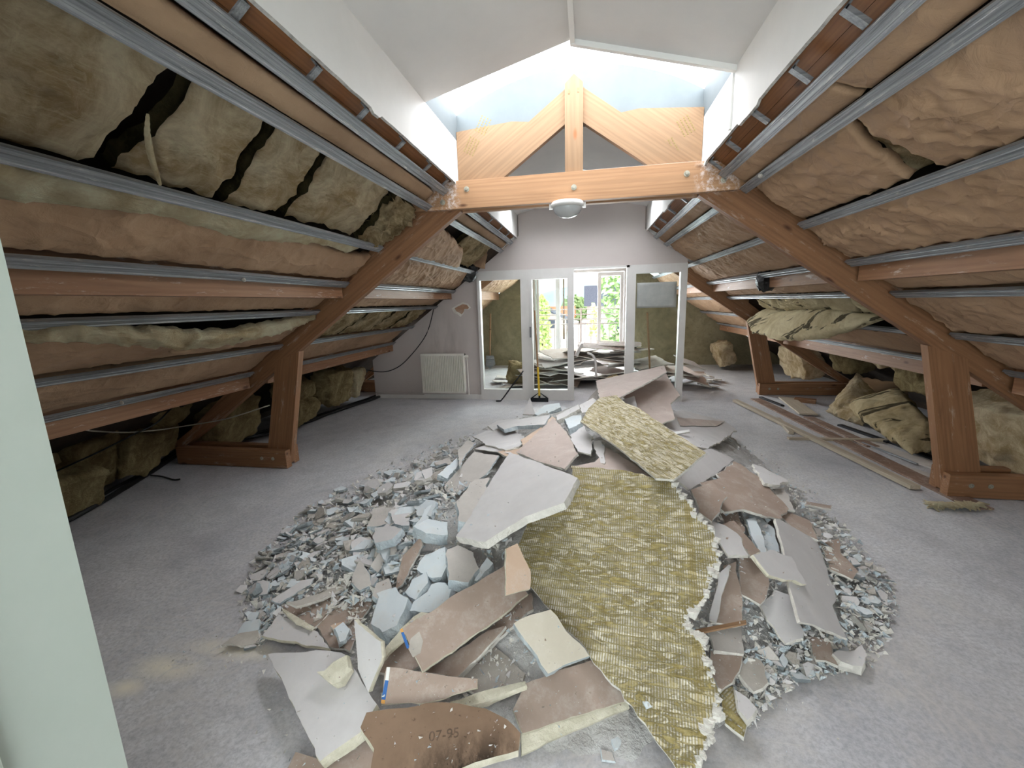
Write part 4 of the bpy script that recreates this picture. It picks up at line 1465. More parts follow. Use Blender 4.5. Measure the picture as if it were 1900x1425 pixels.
# --- crest of the heap
slab(PB, [(1106, 706), (1232, 678), (1237, 690), (1150, 737), (1112, 740)], 'pinkish board on the crest, raised furthest back against the doorway', KRP, CW, anch=((1106, 706, .72), (1232, 678, .86), (1150, 737, .72)), th=.014)
slab(PB, [(1236, 694), (1262, 734), (1244, 748), (1252, 776), (1223, 788), (1180, 756), (1155, 735)], 'pinkish board leaning under the crest board, facing the loose boards', KRP, CW, anch=((1236, 694, .76), (1155, 735, .64), (1223, 788, .52)))
slab(PB, [(1075, 760), (1108, 722), (1110, 740), (1112, 758)], 'narrow grey board end standing at the back of the crest', GR, CW, anch=((1075, 760, .45), (1108, 722, .64), (1112, 758, .5)))
slab(PB, [(1152, 742), (1177, 735), (1184, 757), (1165, 765)], 'small white triangle peeping out behind the upper wool-marked board', WH, CW, anch=((1152, 742, .64), (1177, 735, .67), (1184, 757, .6)))
slab(PB, [(1075, 752), (1100, 738), (1106, 742), (1098, 762), (1080, 766)], 'white board scrap behind the upper wool-marked board, above the white bar', WH, CW, off=.05)
slab(PB, [(1250, 764), (1268, 761), (1300, 770), (1344, 780), (1366, 797), (1340, 818), (1312, 832), (1280, 826), (1235, 790)], 'broad white board with beige torn flap on the far side of the heap', WH, CW, off=.03, anch=((1250, 764, .42), (1366, 797, .16), (1290, 828, .4)), jag=.01)
slab(PB, [(1255, 774), (1345, 782), (1330, 790), (1262, 790)], 'beige torn paper strip on the broad white board', KRP, CW, 'torn paper', anch=((1250, 764, .432), (1366, 797, .172), (1290, 828, .412)), th=.003)
slab(PB, [(1290, 838), (1318, 832), (1362, 852), (1330, 880), (1279, 908), (1250, 885)], 'smooth white board poking out below the upper wool-marked board', WH, CW, anch=((1318, 832, .42), (1362, 852, .3), (1279, 908, .43)), jag=.004)
slab('batten', [(1238, 803), (1279, 797), (1280, 801), (1239, 808)], 'thin white stick with a dark screw on the broad white board', PAINT, CW, 'stick', anch=((1238, 803, .47), (1279, 797, .46), (1239, 808, .46)), th=.012, jag=0)
# --- left side of the crest
slab('plaster_slab', [(970, 770), (983, 738), (993, 770)], 'small upright white plaster wedge near the scraper head', WH, CW, 'plaster piece', anch=((970, 770, .0), (983, 738, .14), (993, 770, .01)), th=.01)
slab('plaster_slab', [(992, 768), (1010, 752), (1038, 747), (1040, 756), (1018, 766), (1000, 772)], 'rough pale bar lying in front of the scraper head', BL, CB, 'plaster piece', anch=((992, 768, .06), (1038, 747, .12), (1018, 766, .1)), th=.05)
slab(PB, [(905, 790), (925, 780), (965, 776), (945, 790), (915, 799)], 'flat white board at the far left rim of the heap', WH, CW, off=.05)
slab(PB, [(921, 787), (960, 778), (1021, 770), (1010, 788), (960, 790), (935, 797)], 'white board with thick grey broken edge at the far left rim', WH, CB, off=.08, th=.035)
slab('plaster_slab', [(1030, 772), (1073, 750), (1076, 758), (1035, 780)], 'thick white bar lying on the crest, left of the upper wool-marked board', WH, CW, 'plaster piece', off=.11, th=.035)
slab('plaster_slab', [(1044, 772), (1078, 770), (1080, 784), (1056, 796)], 'grey-blue block under the white bar on the crest', BL, CB, 'plaster piece', off=.05, th=.05)
slab(PB, [(879, 810), (900, 800), (945, 794), (975, 812), (965, 828), (937, 834), (905, 826)], 'large white flake on the left shoulder of the heap', WH, CW, off=.05, jag=.01)
slab(PB, [(880, 833), (900, 826), (940, 832), (950, 842), (920, 838)], 'thin white paper-like flake edge below the large white flake', WH, CW, off=.04, th=.006)
slab(PB, [(922, 838), (950, 832), (985, 815), (985, 830), (950, 850)], 'tan torn board corner beside the long pinkish board', KRL, CW, off=.05)
slab(PB, [(966, 816), (1000, 795), (1024, 772), (1032, 778), (990, 830), (972, 838)], 'narrow tan board strip with folded edge, left of the long pinkish board', KRL, CW, off=.09)
slab(PB, [(958, 838), (1026, 776), (1046, 795), (1057, 812), (1071, 842), (1047, 870), (1000, 856)], 'long pinkish board with ridge fold in the centre of the crest', KRP, CW, anch=((958, 838, .5), (1026, 776, .56), (1047, 870, .56)))
slab(PB, [(1052, 796), (1070, 786), (1083, 790), (1099, 810), (1097, 843), (1071, 838), (1060, 815)], 'white torn board between the long pinkish board and upper wool-marked board', WH, CW, anch=((1052, 796, .54), (1099, 810, .55), (1071, 838, .53)), jag=.008)
slab(PB, [(1100, 819), (1112, 818), (1121, 828), (1122, 860), (1112, 856)], 'narrow white splinter tucked under the upper wool-marked board', WH, CW, anch=((1100, 819, .54), (1121, 828, .56), (1112, 856, .54)))
slab(PB, [(1055, 866), (1105, 858), (1125, 830), (1190, 870), (1215, 890), (1168, 884), (1100, 874)], 'pinkish board mostly under the two wool-marked boards', KRP, CW, anch=((1055, 866, .53), (1125, 830, .55), (1215, 890, .55)))
# --- right flank
slab(PB, [(1330, 880), (1365, 857), (1412, 888), (1438, 915), (1465, 945), (1447, 962), (1414, 957), (1380, 920)], 'large brown board on the flank facing the loose boards, torn edge up', KR, CW, off=.04, jag=.01)
slab(PB, [(1298, 895), (1340, 886), (1376, 884), (1395, 915), (1415, 955), (1380, 945), (1345, 950)], 'brown board under the white one, shaded, splitting along a crease', KR, CW, off=.05)
slab(PB, [(1283, 909), (1321, 893), (1347, 921), (1331, 954), (1322, 968), (1300, 950)], 'short brown board with pointed end right beside the big wool-marked board', KR, CW, off=.1)
slab('paper_scrap', [(1397, 861), (1414, 866), (1440, 880), (1463, 892), (1440, 900), (1418, 896)], 'crumpled white paper scrap at the far rim towards the loose boards', WH, CW, 'torn paper', off=.06, th=.02, jag=.012)
slab(PB, [(1433, 907), (1455, 905), (1475, 948), (1462, 945)], 'narrow grey board beside the large brown board', GR, CW, off=.05)
slab(PB, [(1438, 951), (1470, 953), (1502, 966), (1518, 1002), (1480, 985)], 'tan board with triangular tear above the long white strip', KR, CW, off=.04)
slab(PB, [(1373, 944), (1388, 939), (1436, 981), (1447, 1024), (1421, 1024), (1395, 995)], 'blue-grey board sunk in a hollow beside the long white strip', BL, CW, off=.0)
slab('batten', [(1384, 963), (1403, 960), (1424, 1025), (1409, 1028)], 'pale blue strip of plaster lying in the hollow', BL, CB, 'plaster piece', off=.045, th=.02)
slab(PB, [(1335, 948), (1366, 944), (1382, 985), (1372, 996), (1345, 972)], 'dark small board deep in the gap beside the big wool-marked board', KR, CW, off=.0)
slab(PB, [(1318, 966), (1345, 975), (1375, 998), (1388, 1030), (1350, 1028), (1330, 1000)], 'white board with frayed edge behind the big wool-marked board', WH, CW, off=.1, jag=.01)
slab(PB, [(1340, 972), (1362, 966), (1410, 1022), (1392, 1032), (1372, 1000)], 'beige slat beside the frayed white board', KR, CW, off=.07)
slab(PB, [(1372, 1036), (1395, 1030), (1428, 1064), (1426, 1105), (1410, 1121), (1375, 1100)], 'brown dusty board below the small white plate', KR, CW, off=.04)
slab(PB, [(1439, 963), (1449, 964), (1516, 1004), (1535, 1060), (1553, 1112), (1545, 1125), (1570, 1184), (1545, 1174), (1523, 1164), (1484, 1152), (1466, 1090), (1456, 1028)], 'long white board strip sliding down the flank facing the loose boards', WH, CW, anch=((1439, 963, .36), (1553, 1112, .13), (1466, 1090, .29)), jag=.006)
slab(PB, [(1399, 1029), (1436, 1021), (1469, 1033), (1482, 1058), (1496, 1084), (1456, 1074), (1425, 1063)], 'small white plate lying across the long white strip', WH, CR_, anch=((1399, 1029, .4), (1469, 1033, .32), (1456, 1074, .32)), jag=.01, th=.018)
slab(PB, [(1345, 1050), (1366, 1042), (1378, 1120), (1376, 1158), (1318, 1154)], 'steep brown board wedged beside the frayed rim of the big wool-marked board', KR, CW, off=.05)
slab('batten', [(1338, 1060), (1350, 1046), (1356, 1050), (1328, 1154), (1316, 1150)], 'pale strip edge of the steep brown board', WH, CW, 'stick', off=.08, th=.012)
slab(PB, [(1410, 1120), (1438, 1094), (1466, 1104), (1490, 1184), (1455, 1190), (1425, 1150)], 'white board with broken top below the small white plate', WH, CW, off=.04, jag=.009)
slab(PB, [(1312, 1160), (1374, 1156), (1380, 1213), (1325, 1207)], 'dusty grey board under the thin lath', GR, CW, off=.03)
slab(PB, [(1318, 1206), (1378, 1216), (1374, 1246), (1336, 1282), (1322, 1250)], 'brown board scrap beside the lower rim of the big wool-marked board', KR, CW, off=.04)
slab('lath', [(1290, 1168), (1384, 1150), (1385, 1156), (1293, 1175)], 'thin wooden lath sticking out from under the big wool-marked board', ASH, ASH, 'stick', off=.1, th=.008, jag=0)
slab(PB, [(1336, 1283), (1358, 1272), (1386, 1342), (1379, 1367), (1347, 1340)], 'pointed shard with wool stains at the near right foot of the heap', net_mat('net_shard', wool=.42), CW, off=.05)
slab('paper_scrap', [(1358, 1279), (1384, 1287), (1400, 1314), (1381, 1330), (1368, 1300)], 'curled white paper scrap on the pointed stained shard', WH, CW, 'torn paper', off=.07, th=.02, jag=.012)
slab(PB, [(1524, 1010), (1557, 999), (1562, 1030), (1594, 1060), (1580, 1074), (1541, 1056)], 'brown angular board scrap beside the lower end of the long white strip', KR, CW, off=.03)
slab('plaster_slab', [(1550, 1213), (1600, 1197), (1609, 1215), (1600, 1236), (1560, 1226)], 'white plaster lump at the foot of the long white strip', WH, CW, 'plaster piece', off=.05, th=.04, jag=.012)
slab('batten', [(1495, 930), (1544, 938), (1541, 944), (1494, 936)], 'grey stick pointing off the heap towards the near sole plates', KR, CW, 'stick', off=.03, th=.012)
slab(PB, [(1378, 1215), (1410, 1222), (1425, 1265), (1395, 1280), (1372, 1248)], 'crumbly board piece beside the near right foot of the heap', CE, CW, off=.03, jag=.012)
slab(PB, [(1500, 1180), (1540, 1190), (1555, 1235), (1515, 1225)], 'brown-stained board scrap among crumbs near the white plaster lump', KR, CW, off=.02, jag=.01)
# --- near side
slab(PB, [(585, 1155), (640, 1120), (672, 1103), (692, 1112), (672, 1150), (650, 1208), (612, 1200)], 'dusty brown board under the blue chunks, near the white triangle', KR, CW, off=.0)
slab(PB, [(517, 1128), (560, 1112), (640, 1100), (600, 1150), (585, 1165)], 'dusty brown scrap behind the curled strip at the left foot', KR, CW, off=.015)
slab('paper_strip', [(520, 1129), (532, 1132), (560, 1150), (584, 1163), (578, 1168), (550, 1157)], 'curled cream strip at the left foot of the heap', CR_, CR_, 'torn paper', off=.05, th=.008, jag=.004)
slab(PB, [(487, 1179), (514, 1140), (590, 1172), (612, 1203), (560, 1194)], 'grey-white board at the left foot, pointing at the smooth corner board', WH, CR_, off=.04)
slab(PB, [(520, 1445), (548, 1395), (600, 1410), (668, 1356), (700, 1375), (690, 1445)], 'brown board under the smooth white corner board at the picture edge', KR, CW, anch=((520, 1445, .02), (668, 1356, .04), (690, 1445, .02)))
slab(PB, [(498, 1213), (560, 1209), (612, 1206), (640, 1216), (698, 1308), (668, 1358), (594, 1412)], 'smooth white corner board, largest at the near left of the heap', WH, CR_, anch=((498, 1213, .09), (698, 1308, .15), (594, 1412, .1)), th=.045, jag=.004)
slab('plaster_slab', [(585, 1250), (618, 1228), (643, 1217), (645, 1240), (630, 1266), (616, 1273)], 'jagged cream chunk lying on the smooth white corner board', CR_, CR_, 'plaster piece', anch=((585, 1250, .17), (643, 1217, .22), (616, 1273, .17)), th=.04, jag=.008)
slab(PB, [(657, 1150), (706, 1192), (709, 1220), (684, 1286), (664, 1240)], 'upright white triangular board beside the blue-printed edges', WH, CR_, anch=((657, 1150, .3), (709, 1220, .26), (684, 1286, .15)), th=.02, jag=.003)
slab(PB, [(700, 1245), (720, 1216), (745, 1180), (770, 1175), (785, 1230), (740, 1262)], 'brown board between the white triangle and the printed plank', KR, CW, off=.03)
slab('batten', [(709, 1210), (745, 1165), (780, 1135), (800, 1138), (712, 1222)], 'thin cream board edge rising from the white triangle', CR_, CR_, 'stick', off=.08, th=.012)
slab(PB, [(840, 1260), (875, 1203), (912, 1192), (975, 1250), (965, 1275), (890, 1290)], 'cement-smeared grey board in the hollow beside the blue block', CE, CW, off=.0)
slab(PB, [(855, 1256), (905, 1170), (960, 1120), (985, 1100), (990, 1130), (945, 1165), (905, 1205)], 'shaded brown board under the long brown plank', KR, CW, off=.0)
slab(PB, [(790, 1246), (905, 1172), (938, 1160), (930, 1172), (850, 1256)], 'second brown plank lying just below the long brown plank', KR, CW, off=.05)
slab(PB, [(746, 1168), (772, 1150), (850, 1100), (938, 1050), (980, 1102), (914, 1154), (784, 1246)], 'long brown plank with cement stain and blue-printed end', KR, CR_, anch=((746, 1168, .26), (938, 1050, .34), (784, 1246, .2)), jag=.004,
     kids=[('blue_print', [(744, 1174), (749, 1173), (760, 1202), (755, 1204)], .0006, TAPEB), ('orange_print', [(742, 1168), (747, 1166), (749, 1173), (744, 1174)], .0006, TAPEO), ('cement_stain', [(762, 1185), (778, 1172), (785, 1190), (780, 1212), (766, 1220), (758, 1205)], .0006, CE)])
slab(PB, [(718, 1237), (771, 1246), (830, 1254), (886, 1262), (884, 1276), (796, 1303), (708, 1307)], 'brown board with a blue and orange printed edge', KR, CR_, anch=((718, 1237, .2), (886, 1262, .18), (708, 1307, .14)), jag=.004,
     kids=[('white_print', [(718, 1238), (724, 1238), (721, 1263), (715, 1262)], .0006, PAINT), ('blue_print', [(715, 1262), (721, 1263), (715, 1299), (708, 1298)], .0006, TAPEB), ('orange_print', [(708, 1298), (715, 1299), (714, 1306), (707, 1305)], .0006, TAPEO)])
slab('batten', [(835, 1302), (900, 1281), (974, 1263), (978, 1271), (905, 1302), (845, 1312)], 'cream-edged board end between the blue-printed board and blue block', CR_, CR_, 'stick', off=.07, th=.02, jag=.004)
slab(PB, [(952, 1316), (975, 1268), (1040, 1244), (1112, 1220), (1166, 1300), (1060, 1330), (970, 1362)], 'brown board with cream slanted edge under the near tip of the big wool-marked board', KR, CR_, anch=((952, 1316, .1), (1112, 1220, .14), (970, 1362, .07)), jag=.003, th=.016)
slab('batten', [(968, 1361), (1060, 1330), (1164, 1298), (1168, 1314), (1065, 1356), (968, 1400)], 'long cream slanted edge strip on the floor at the near foot of the heap', CR_, CR_, 'stick', anch=((968, 1361, .055), (1164, 1298, .06), (968, 1400, .03)), jag=.002, th=.025)
ob = slab(PB, [(680, 1322), (720, 1316), (822, 1303), (900, 1314), (940, 1335), (966, 1360), (962, 1392), (880, 1414), (796, 1445), (685, 1445), (692, 1390), (668, 1350)], 'grimy brown board with black mould and a faded date stamp', DIRT, CR_, anch=((680, 1322, .17), (966, 1360, .15), (796, 1445, .14)), th=.03, jag=.005, xdir=((760, 1400), (900, 1378)))
cu = bpy.data.curves.new('date_stamp', 'FONT')
cu.body = '07-95'
cu.size = .042
cu.extrude = .0003
cu.align_x = 'CENTER'
cu.materials.append(INK)
to = bpy.data.objects.new('date_stamp', cu)
COL.objects.link(to)
to.parent = ob
a_ = plane_of(None, 0, ((680, 1322, .17), (966, 1360, .15), (796, 1445, .14)))
lc = WORLD[ob.name].inverted() @ cut(824, 1372, *a_)
to.matrix_basis = Matrix.Translation((lc.x, lc.y, .0012))
slab(PB, [(939, 1018), (960, 1008), (985, 1060), (984, 1093), (939, 1104)], 'short pinkish-tan board leaning at the left rim of the big wool-marked board', KRL, CR_, anch=((939, 1018, .5), (960, 1008, .5), (939, 1104, .4)), th=.014, jag=.004)
slab('plaster_block', [(952, 1158), (985, 1142), (1022, 1133), (1093, 1218), (1016, 1247), (976, 1187)], 'thick pale blue-edged plaster block sticking out under the big wool-marked board', CRF, CB, 'plaster block', anch=((952, 1158, .32), (1022, 1133, .34), (1016, 1247, .22)), th=.07, jag=.006)
slab('plaster_flake', [(1136, 1340), (1158, 1344), (1146, 1386), (1140, 1388)], 'blue-white sliver lying alone on the floor at the near foot', BL, CB, 'plaster piece', anch=((1136, 1340, .012), (1158, 1344, .012), (1146, 1386, .012)), th=.01)
slab('plaster_flake', [(1116, 1390), (1136, 1396), (1138, 1412), (1118, 1408)], 'greyish flake alone on the floor below the blue-white sliver', GR, CB, 'plaster piece', anch=((1116, 1390, .012), (1136, 1396, .012), (1118, 1408, .012)), th=.01)
# --- the big pieces on top
slab(PB, [(945, 839), (1010, 862), (1071, 887), (1047, 932), (975, 958), (900, 1005), (846, 995), (862, 975), (905, 902)], 'big smooth white plate tilted on the left of the big wool-marked board', WH, CW, anch=((945, 839, .56), (1071, 887, .68), (846, 995, .47)), th=.035, jag=.004)
N1 = [(952, 1046), (980, 966), (1040, 930), (1066, 888), (1058, 864), (1150, 872), (1245, 893), (1262, 915), (1278, 932), (1292, 955), (1322, 985), (1334, 1040), (1318, 1078), (1300, 1119), (1273, 1143), (1270, 1161), (1300, 1185), (1318, 1239), (1333, 1292), (1330, 1331), (1312, 1343), (1312, 1379), (1291, 1425), (1290, 1450), (1275, 1450), (1183, 1328), (1094, 1215), (1019, 1128)]
o = slab(PB, N1, 'biggest board, back covered in white dashes and olive wool fluff, frayed right rim', net_mat('net_big', ((.16, .014),), wool=.47), CW, anch=((1058, 864, .62), (1245, 893, .62), (1230, 1390, .09)), th=.014, jag=.008, xdir=((980, 1000), (1300, 1030)))
# frayed crumbs of core hanging along its broken rim
ac = ((1058, 864, .62), (1245, 893, .62), (1230, 1390, .09))
pa, pn = plane_of(None, 0, ac)
g = G()
rim = N1[6:23]
for i in range(len(rim) - 1):
    for j in range(7):
        t = (j + R()) / 7
        x, y = lerp(rim[i][0], rim[i + 1][0], t), lerp(rim[i][1], rim[i + 1][1], t)
        c = cut(x - 6 + 12 * R(), y, pa, pn) - pn * .006 * R()
        r = .006 + .014 * R() ** 2
        V = [c + Vector((math.cos(a) * r * (.6 + R() * .8), math.sin(a) * r * (.6 + R() * .8), h)) for h in (-r * .6, r * .5) for a in (0, 1.3, 2.5, 3.8, 5.0)]
        g.add(V, [(0, 1, 2, 3, 4)[::-1], (5, 6, 7, 8, 9)] + [(k, (k + 1) % 5, (k + 1) % 5 + 5, k + 5) for k in range(5)])
q = g.obj('frayed_rim', CW, o)
q['kind'] = 'stuff'
slab(PB, [(1077, 782), (1092, 758), (1112, 738), (1145, 733), (1160, 748), (1184, 756), (1240, 795), (1310, 840), (1250, 890), (1216, 887), (1150, 832)], 'upper board with white dashes and olive wool fluff, lying square across the crest', net_mat('net_upper', (), wool=.5), CW, anch=((1077, 782, .66), (1145, 733, .76), (1250, 890, .66)), th=.012, jag=.003, xdir=((1080, 785), (1240, 890)))
slab('plaster_flake', [(1192, 1302), (1202, 1301), (1210, 1312), (1200, 1316)], 'small white chip lying on the near end of the biggest board', BL, CB, 'plaster piece', anch=((1192, 1302, .19), (1202, 1301, .19), (1200, 1316, .18)), th=.008, jag=.002)

# --- pale blue plaster chunks on the left flank, the big ones one by one
CH = [
    ([(848, 930), (880, 890), (908, 886), (895, 935), (880, 972), (852, 965)], 'largest grey-white wedge chunk, leaning left of the big smooth white plate', .12, .06, GR),
    ([(768, 975), (795, 963), (830, 968), (832, 992), (790, 990)], 'blue-white block with moulded edge in the middle of the chunk slope', .09, .06, BL),
    ([(693, 980), (720, 976), (746, 980), (728, 1000), (694, 1008)], 'white slab chunk with blue broken side, above the grey tongue chunk', .08, .045, WH),
    ([(688, 1050), (705, 1025), (725, 1006), (742, 1004), (738, 1025), (700, 1062)], 'grey tongue-shaped chunk just under the white slab chunk', .07, .045, GR),
    ([(653, 1080), (667, 1031), (680, 1050), (690, 1085), (668, 1096)], 'pointed grey triangle chunk at the edge of the brown board', .06, .035, GR),
    ([(774, 1055), (790, 1030), (826, 1016), (832, 1045), (818, 1070), (800, 1072)], 'rough blue-white chunk right of the long thin board in the chunk slope', .1, .06, BL),
    ([(828, 1020), (850, 1012), (880, 1022), (888, 1055), (868, 1080), (832, 1075)], 'grey-faced chunk with blue rim just under the big smooth white plate', .1, .06, GR),
    ([(750, 1100), (765, 1075), (790, 1060), (796, 1080), (770, 1112)], 'narrow blue-white wedge left of the ridged blue chunk', .08, .05, BL),
    ([(760, 1130), (800, 1084), (825, 1079), (838, 1092), (830, 1118), (800, 1136)], 'ridged blue-white chunk lying on the long brown plank', .09, .06, BL),
    ([(692, 1140), (700, 1100), (735, 1090), (757, 1110), (738, 1160), (710, 1175), (686, 1160)], 'largest blue block with smooth grey top, near the white triangle', .1, .09, BL),
    ([(690, 1105), (700, 1082), (722, 1075), (728, 1092), (700, 1110)], 'small grey-topped chunk behind the largest blue block', .06, .04, GR),
    ([(683, 975), (690, 952), (715, 950), (720, 970), (700, 976)], 'grey square chunk at the upper left of the chunk slope', .06, .04, GR),
    ([(652, 1005), (668, 995), (690, 1000), (680, 1028), (655, 1030)], 'whitish square chunk left of the grey tongue chunk', .05, .03, WH),
    ([(815, 880), (848, 848), (853, 860), (830, 888)], 'long blue bar with moulded edge at the top of the chunk slope', .07, .04, BL),
    ([(783, 872), (802, 866), (804, 918), (790, 908)], 'white stepped board scrap standing below the long blue bar', .08, .02, WH),
    ([(850, 835), (868, 816), (882, 822), (860, 848), (852, 870)], 'grey board scrap upright beside the large white flake', .06, .012, GR),
    ([(825, 902), (880, 838), (925, 846), (902, 880), (860, 908), (830, 915)], 'big beige curved board behind the grey-white wedge chunk', .05, .013, GR),
    ([(733, 1095), (748, 1030), (780, 995), (785, 1010), (745, 1085)], 'long thin grey-beige board strip running down the chunk slope', .06, .013, KR),
    ([(765, 940), (778, 925), (810, 930), (800, 958), (775, 958)], 'blue-white chunk above the moulded block', .06, .04, BL),
    ([(765, 985), (788, 945), (805, 935), (808, 950), (780, 985)], 'blue chunk leaning on the moulded block', .06, .035, BL),
    ([(722, 950), (735, 935), (762, 945), (758, 975), (730, 972)], 'whitish block behind the moulded block', .05, .045, WH),
    ([(628, 1175), (622, 1165), (638, 1155), (648, 1168), (642, 1186), (630, 1190)], 'small blue chunk on the brown board beside the white triangle', .07, .03, BL),
    ([(612, 1162), (622, 1155), (640, 1152), (638, 1162), (620, 1170)], 'small tan chip beside the small blue chunk', .05, .02, KRL),
    ([(416, 1203), (445, 1182), (480, 1178), (484, 1200), (450, 1208)], 'pale board scrap farthest out at the left foot of the heap', .015, .014, CE),
    ([(440, 1178), (455, 1155), (482, 1150), (480, 1170)], 'blue-grey flake at the left foot of the heap', .03, .02, BL),
    ([(505, 1112), (560, 1078), (582, 1072), (575, 1085), (520, 1120)], 'long white shard over the fine scree at the left foot', .05, .014, WH),
    ([(530, 1118), (600, 1100), (650, 1070), (652, 1080), (600, 1112), (550, 1125)], 'bent strip of white board rimming the brown scrap', .05, .014, CE),
    ([(468, 1110), (478, 1080), (500, 1082), (495, 1105)], 'square white flake at the outer rim of the fine scree', .03, .014, WH),
    ([(845, 1068), (880, 1060), (905, 1035), (915, 1045), (885, 1078)], 'blue-white wedge between the grey-faced chunk and tan board', .07, .05, BL),
    ([(700, 1020), (712, 1012), (722, 1018), (715, 1040)], 'bluish splinter chunk beside the grey tongue chunk', .05, .03, BL),
]
for px, lb, off, th, mat in CH:
    slab('plaster_chunk' if th > .015 else PB, px, lb, mat, CB if mat in (BL, GR, WH) else CW, 'plaster chunk' if th > .015 else 'plasterboard', off=off, th=th, jag=.006 if th < .03 else .009, tilt=(-.3 + .6 * R(), -.05 + .5 * R()))


# --- countless small ones: 300 built singly, copied from forty moulds
def shard_mesh(k):
    rnd = random.Random(k)
    n = rnd.choice((4, 5, 5, 6, 7))
    an = sorted(rnd.random() * 6.28 for _ in range(n))
    an = [a * .5 + 6.28 * i / n * .5 for i, a in enumerate(an)]
    ast = .55 + .45 * rnd.random()
    P = [Vector((math.cos(a) * (.6 + .5 * rnd.random()), math.sin(a) * ast * (.6 + .5 * rnd.random()), 0)) for a in an]
    th = rnd.choice((.18, .25, .35, .6))
    V = P + [p * (.92 + .25 * rnd.random()) + Vector((.08 * rnd.random(), 0, -th * .5)) for p in P] + [p * (.8 + .3 * rnd.random()) + Vector((0, .1 * rnd.random(), -th * (.9 + .3 * rnd.random()))) for p in P]
    F = [list(range(n)), list(range(3 * n - 1, 2 * n - 1, -1))]
    m = [0, 1]
    for r in (0, n):
        for i in range(n):
            F.append([r + i, r + n + i, r + n + (i + 1) % n, r + (i + 1) % n])
            m.append(1)
    me = bpy.data.meshes.new('plaster_fragment')
    me.from_pydata(V, [], F)
    top = (BL, WH, GR, BL, CE, BL, WH)[k % 7]
    me.materials.append(top)
    me.materials.append(CB if k % 7 in (0, 1, 3, 5) else CW)
    me.polygons.foreach_set('material_index', m)
    me.update()
    return me


MOULD = [shard_mesh(k) for k in range(42)]
KINDN = {0: 'pale blue', 1: 'white', 2: 'grey', 3: 'pale blue', 4: 'dusty', 5: 'pale blue', 6: 'white'}


def inside(x, y, P):
    c = False
    for i in range(len(P)):
        (x0, y0), (x1, y1) = P[i], P[i - 1]
        if (y0 > y) != (y1 > y) and x < (x1 - x0) * (y - y0) / (y1 - y0) + x0:
            c = not c
    return c


def scatter(poly, count, size, where, grp, tiltmax=.7, rnd=None, lift=.3):
    x0, x1 = min(p[0] for p in poly), max(p[0] for p in poly)
    y0, y1 = min(p[1] for p in poly), max(p[1] for p in poly)
    done = 0
    while done < count:
        px, py = rnd.uniform(x0, x1), rnd.uniform(y0, y1)
        if not inside(px, py, poly):
            continue
        p = hit_heap(px, py, .004)
        r = size(px, py, rnd)
        k = rnd.randrange(42)
        n = Vector((heap(p.x - .05, p.y) - heap(p.x + .05, p.y), heap(p.x, p.y - .05) - heap(p.x, p.y + .05), .1)).normalized()
        n = (n + Vector((rnd.uniform(-1, 1), rnd.uniform(-1, 1), 0)) * tiltmax).normalized()
        a = rnd.uniform(0, 6.28)
        M = frame(p + Vector((0, 0, r * lift + .002)), Vector((math.cos(a), math.sin(a), .01)), n)
        M = M @ Matrix.Diagonal((r, r, r, 1))
        low = min((M @ v.co).z for v in MOULD[k].vertices)
        if low < .001:
            M.translation.z += .001 - low
        o = bpy.data.objects.new('plaster_fragment', MOULD[k])
        COL.objects.link(o)
        o.matrix_basis = M
        tag(o, 'small %s plaster fragment %s' % (KINDN[k % 7], where), 'plaster fragment', grp)
        done += 1


RN = random.Random(21)
LEFT_OUT = [(462, 1105), (478, 1052), (520, 1000), (570, 955), (640, 905), (690, 900), (640, 985), (640, 1050), (560, 1080), (500, 1115)]
LEFT_IN = [(640, 960), (690, 900), (760, 862), (830, 858), (800, 930), (770, 990), (740, 1060), (660, 1100), (640, 1050)]
BACK_L = [(745, 868), (850, 815), (880, 815), (850, 870), (790, 905)]
scatter(LEFT_OUT, 115, lambda x, y, r: r.uniform(.03, .062), 'in the fine scree at the left rim of the heap', 'fragments of the left scree', rnd=RN)
scatter(LEFT_IN, 75, lambda x, y, r: r.uniform(.05, .1), 'among the big chunks of the chunk slope', 'fragments of the chunk slope', rnd=RN)
scatter(BACK_L, 25, lambda x, y, r: r.uniform(.03, .06), 'along the far left rim below the large white flake', 'fragments of the far left rim', rnd=RN)
scatter([(1470, 920), (1560, 980), (1640, 1070), (1655, 1130), (1600, 1180), (1560, 1110), (1520, 1000)], 45, lambda x, y, r: r.uniform(.02, .05), 'at the foot of the flank facing the loose boards', 'fragments of the right foot', rnd=RN)
scatter([(1390, 1180), (1480, 1170), (1560, 1190), (1600, 1240), (1500, 1255), (1420, 1300), (1385, 1280)], 30, lambda x, y, r: r.uniform(.015, .045), 'in the crumbs at the near right foot of the heap', 'fragments of the near right foot', rnd=RN)
scatter([(420, 1205), (480, 1120), (520, 1125), (490, 1180), (470, 1210)], 20, lambda x, y, r: r.uniform(.015, .04), 'at the left foot beside the grey-white board', 'fragments of the left foot', rnd=RN)

# crumbs and grit: nobody could count them
g = G()
rnd = random.Random(5)


def grit(poly, count, smin, smax, halo=0):
    x0, x1 = min(p[0] for p in poly), max(p[0] for p in poly)
    y0, y1 = min(p[1] for p in poly), max(p[1] for p in poly)
    d = 0
    while d < count:
        px, py = rnd.uniform(x0, x1), rnd.uniform(y0, y1)
        if not inside(px, py, poly):
            continue
        d += 1
        p = hit_heap(px, py, .002)
        r = smin + (smax - smin) * rnd.random() ** 2.5
        V = [p + Vector((rnd.uniform(-r, r), rnd.uniform(-r, r), rnd.uniform(0, r * 1.3))) for _ in range(4)]
        V[0].z = p.z - .001
        g.add(V, [(0, 1, 2), (0, 2, 3), (0, 3, 1), (1, 3, 2)], rnd.choice((0, 0, 1, 2)))


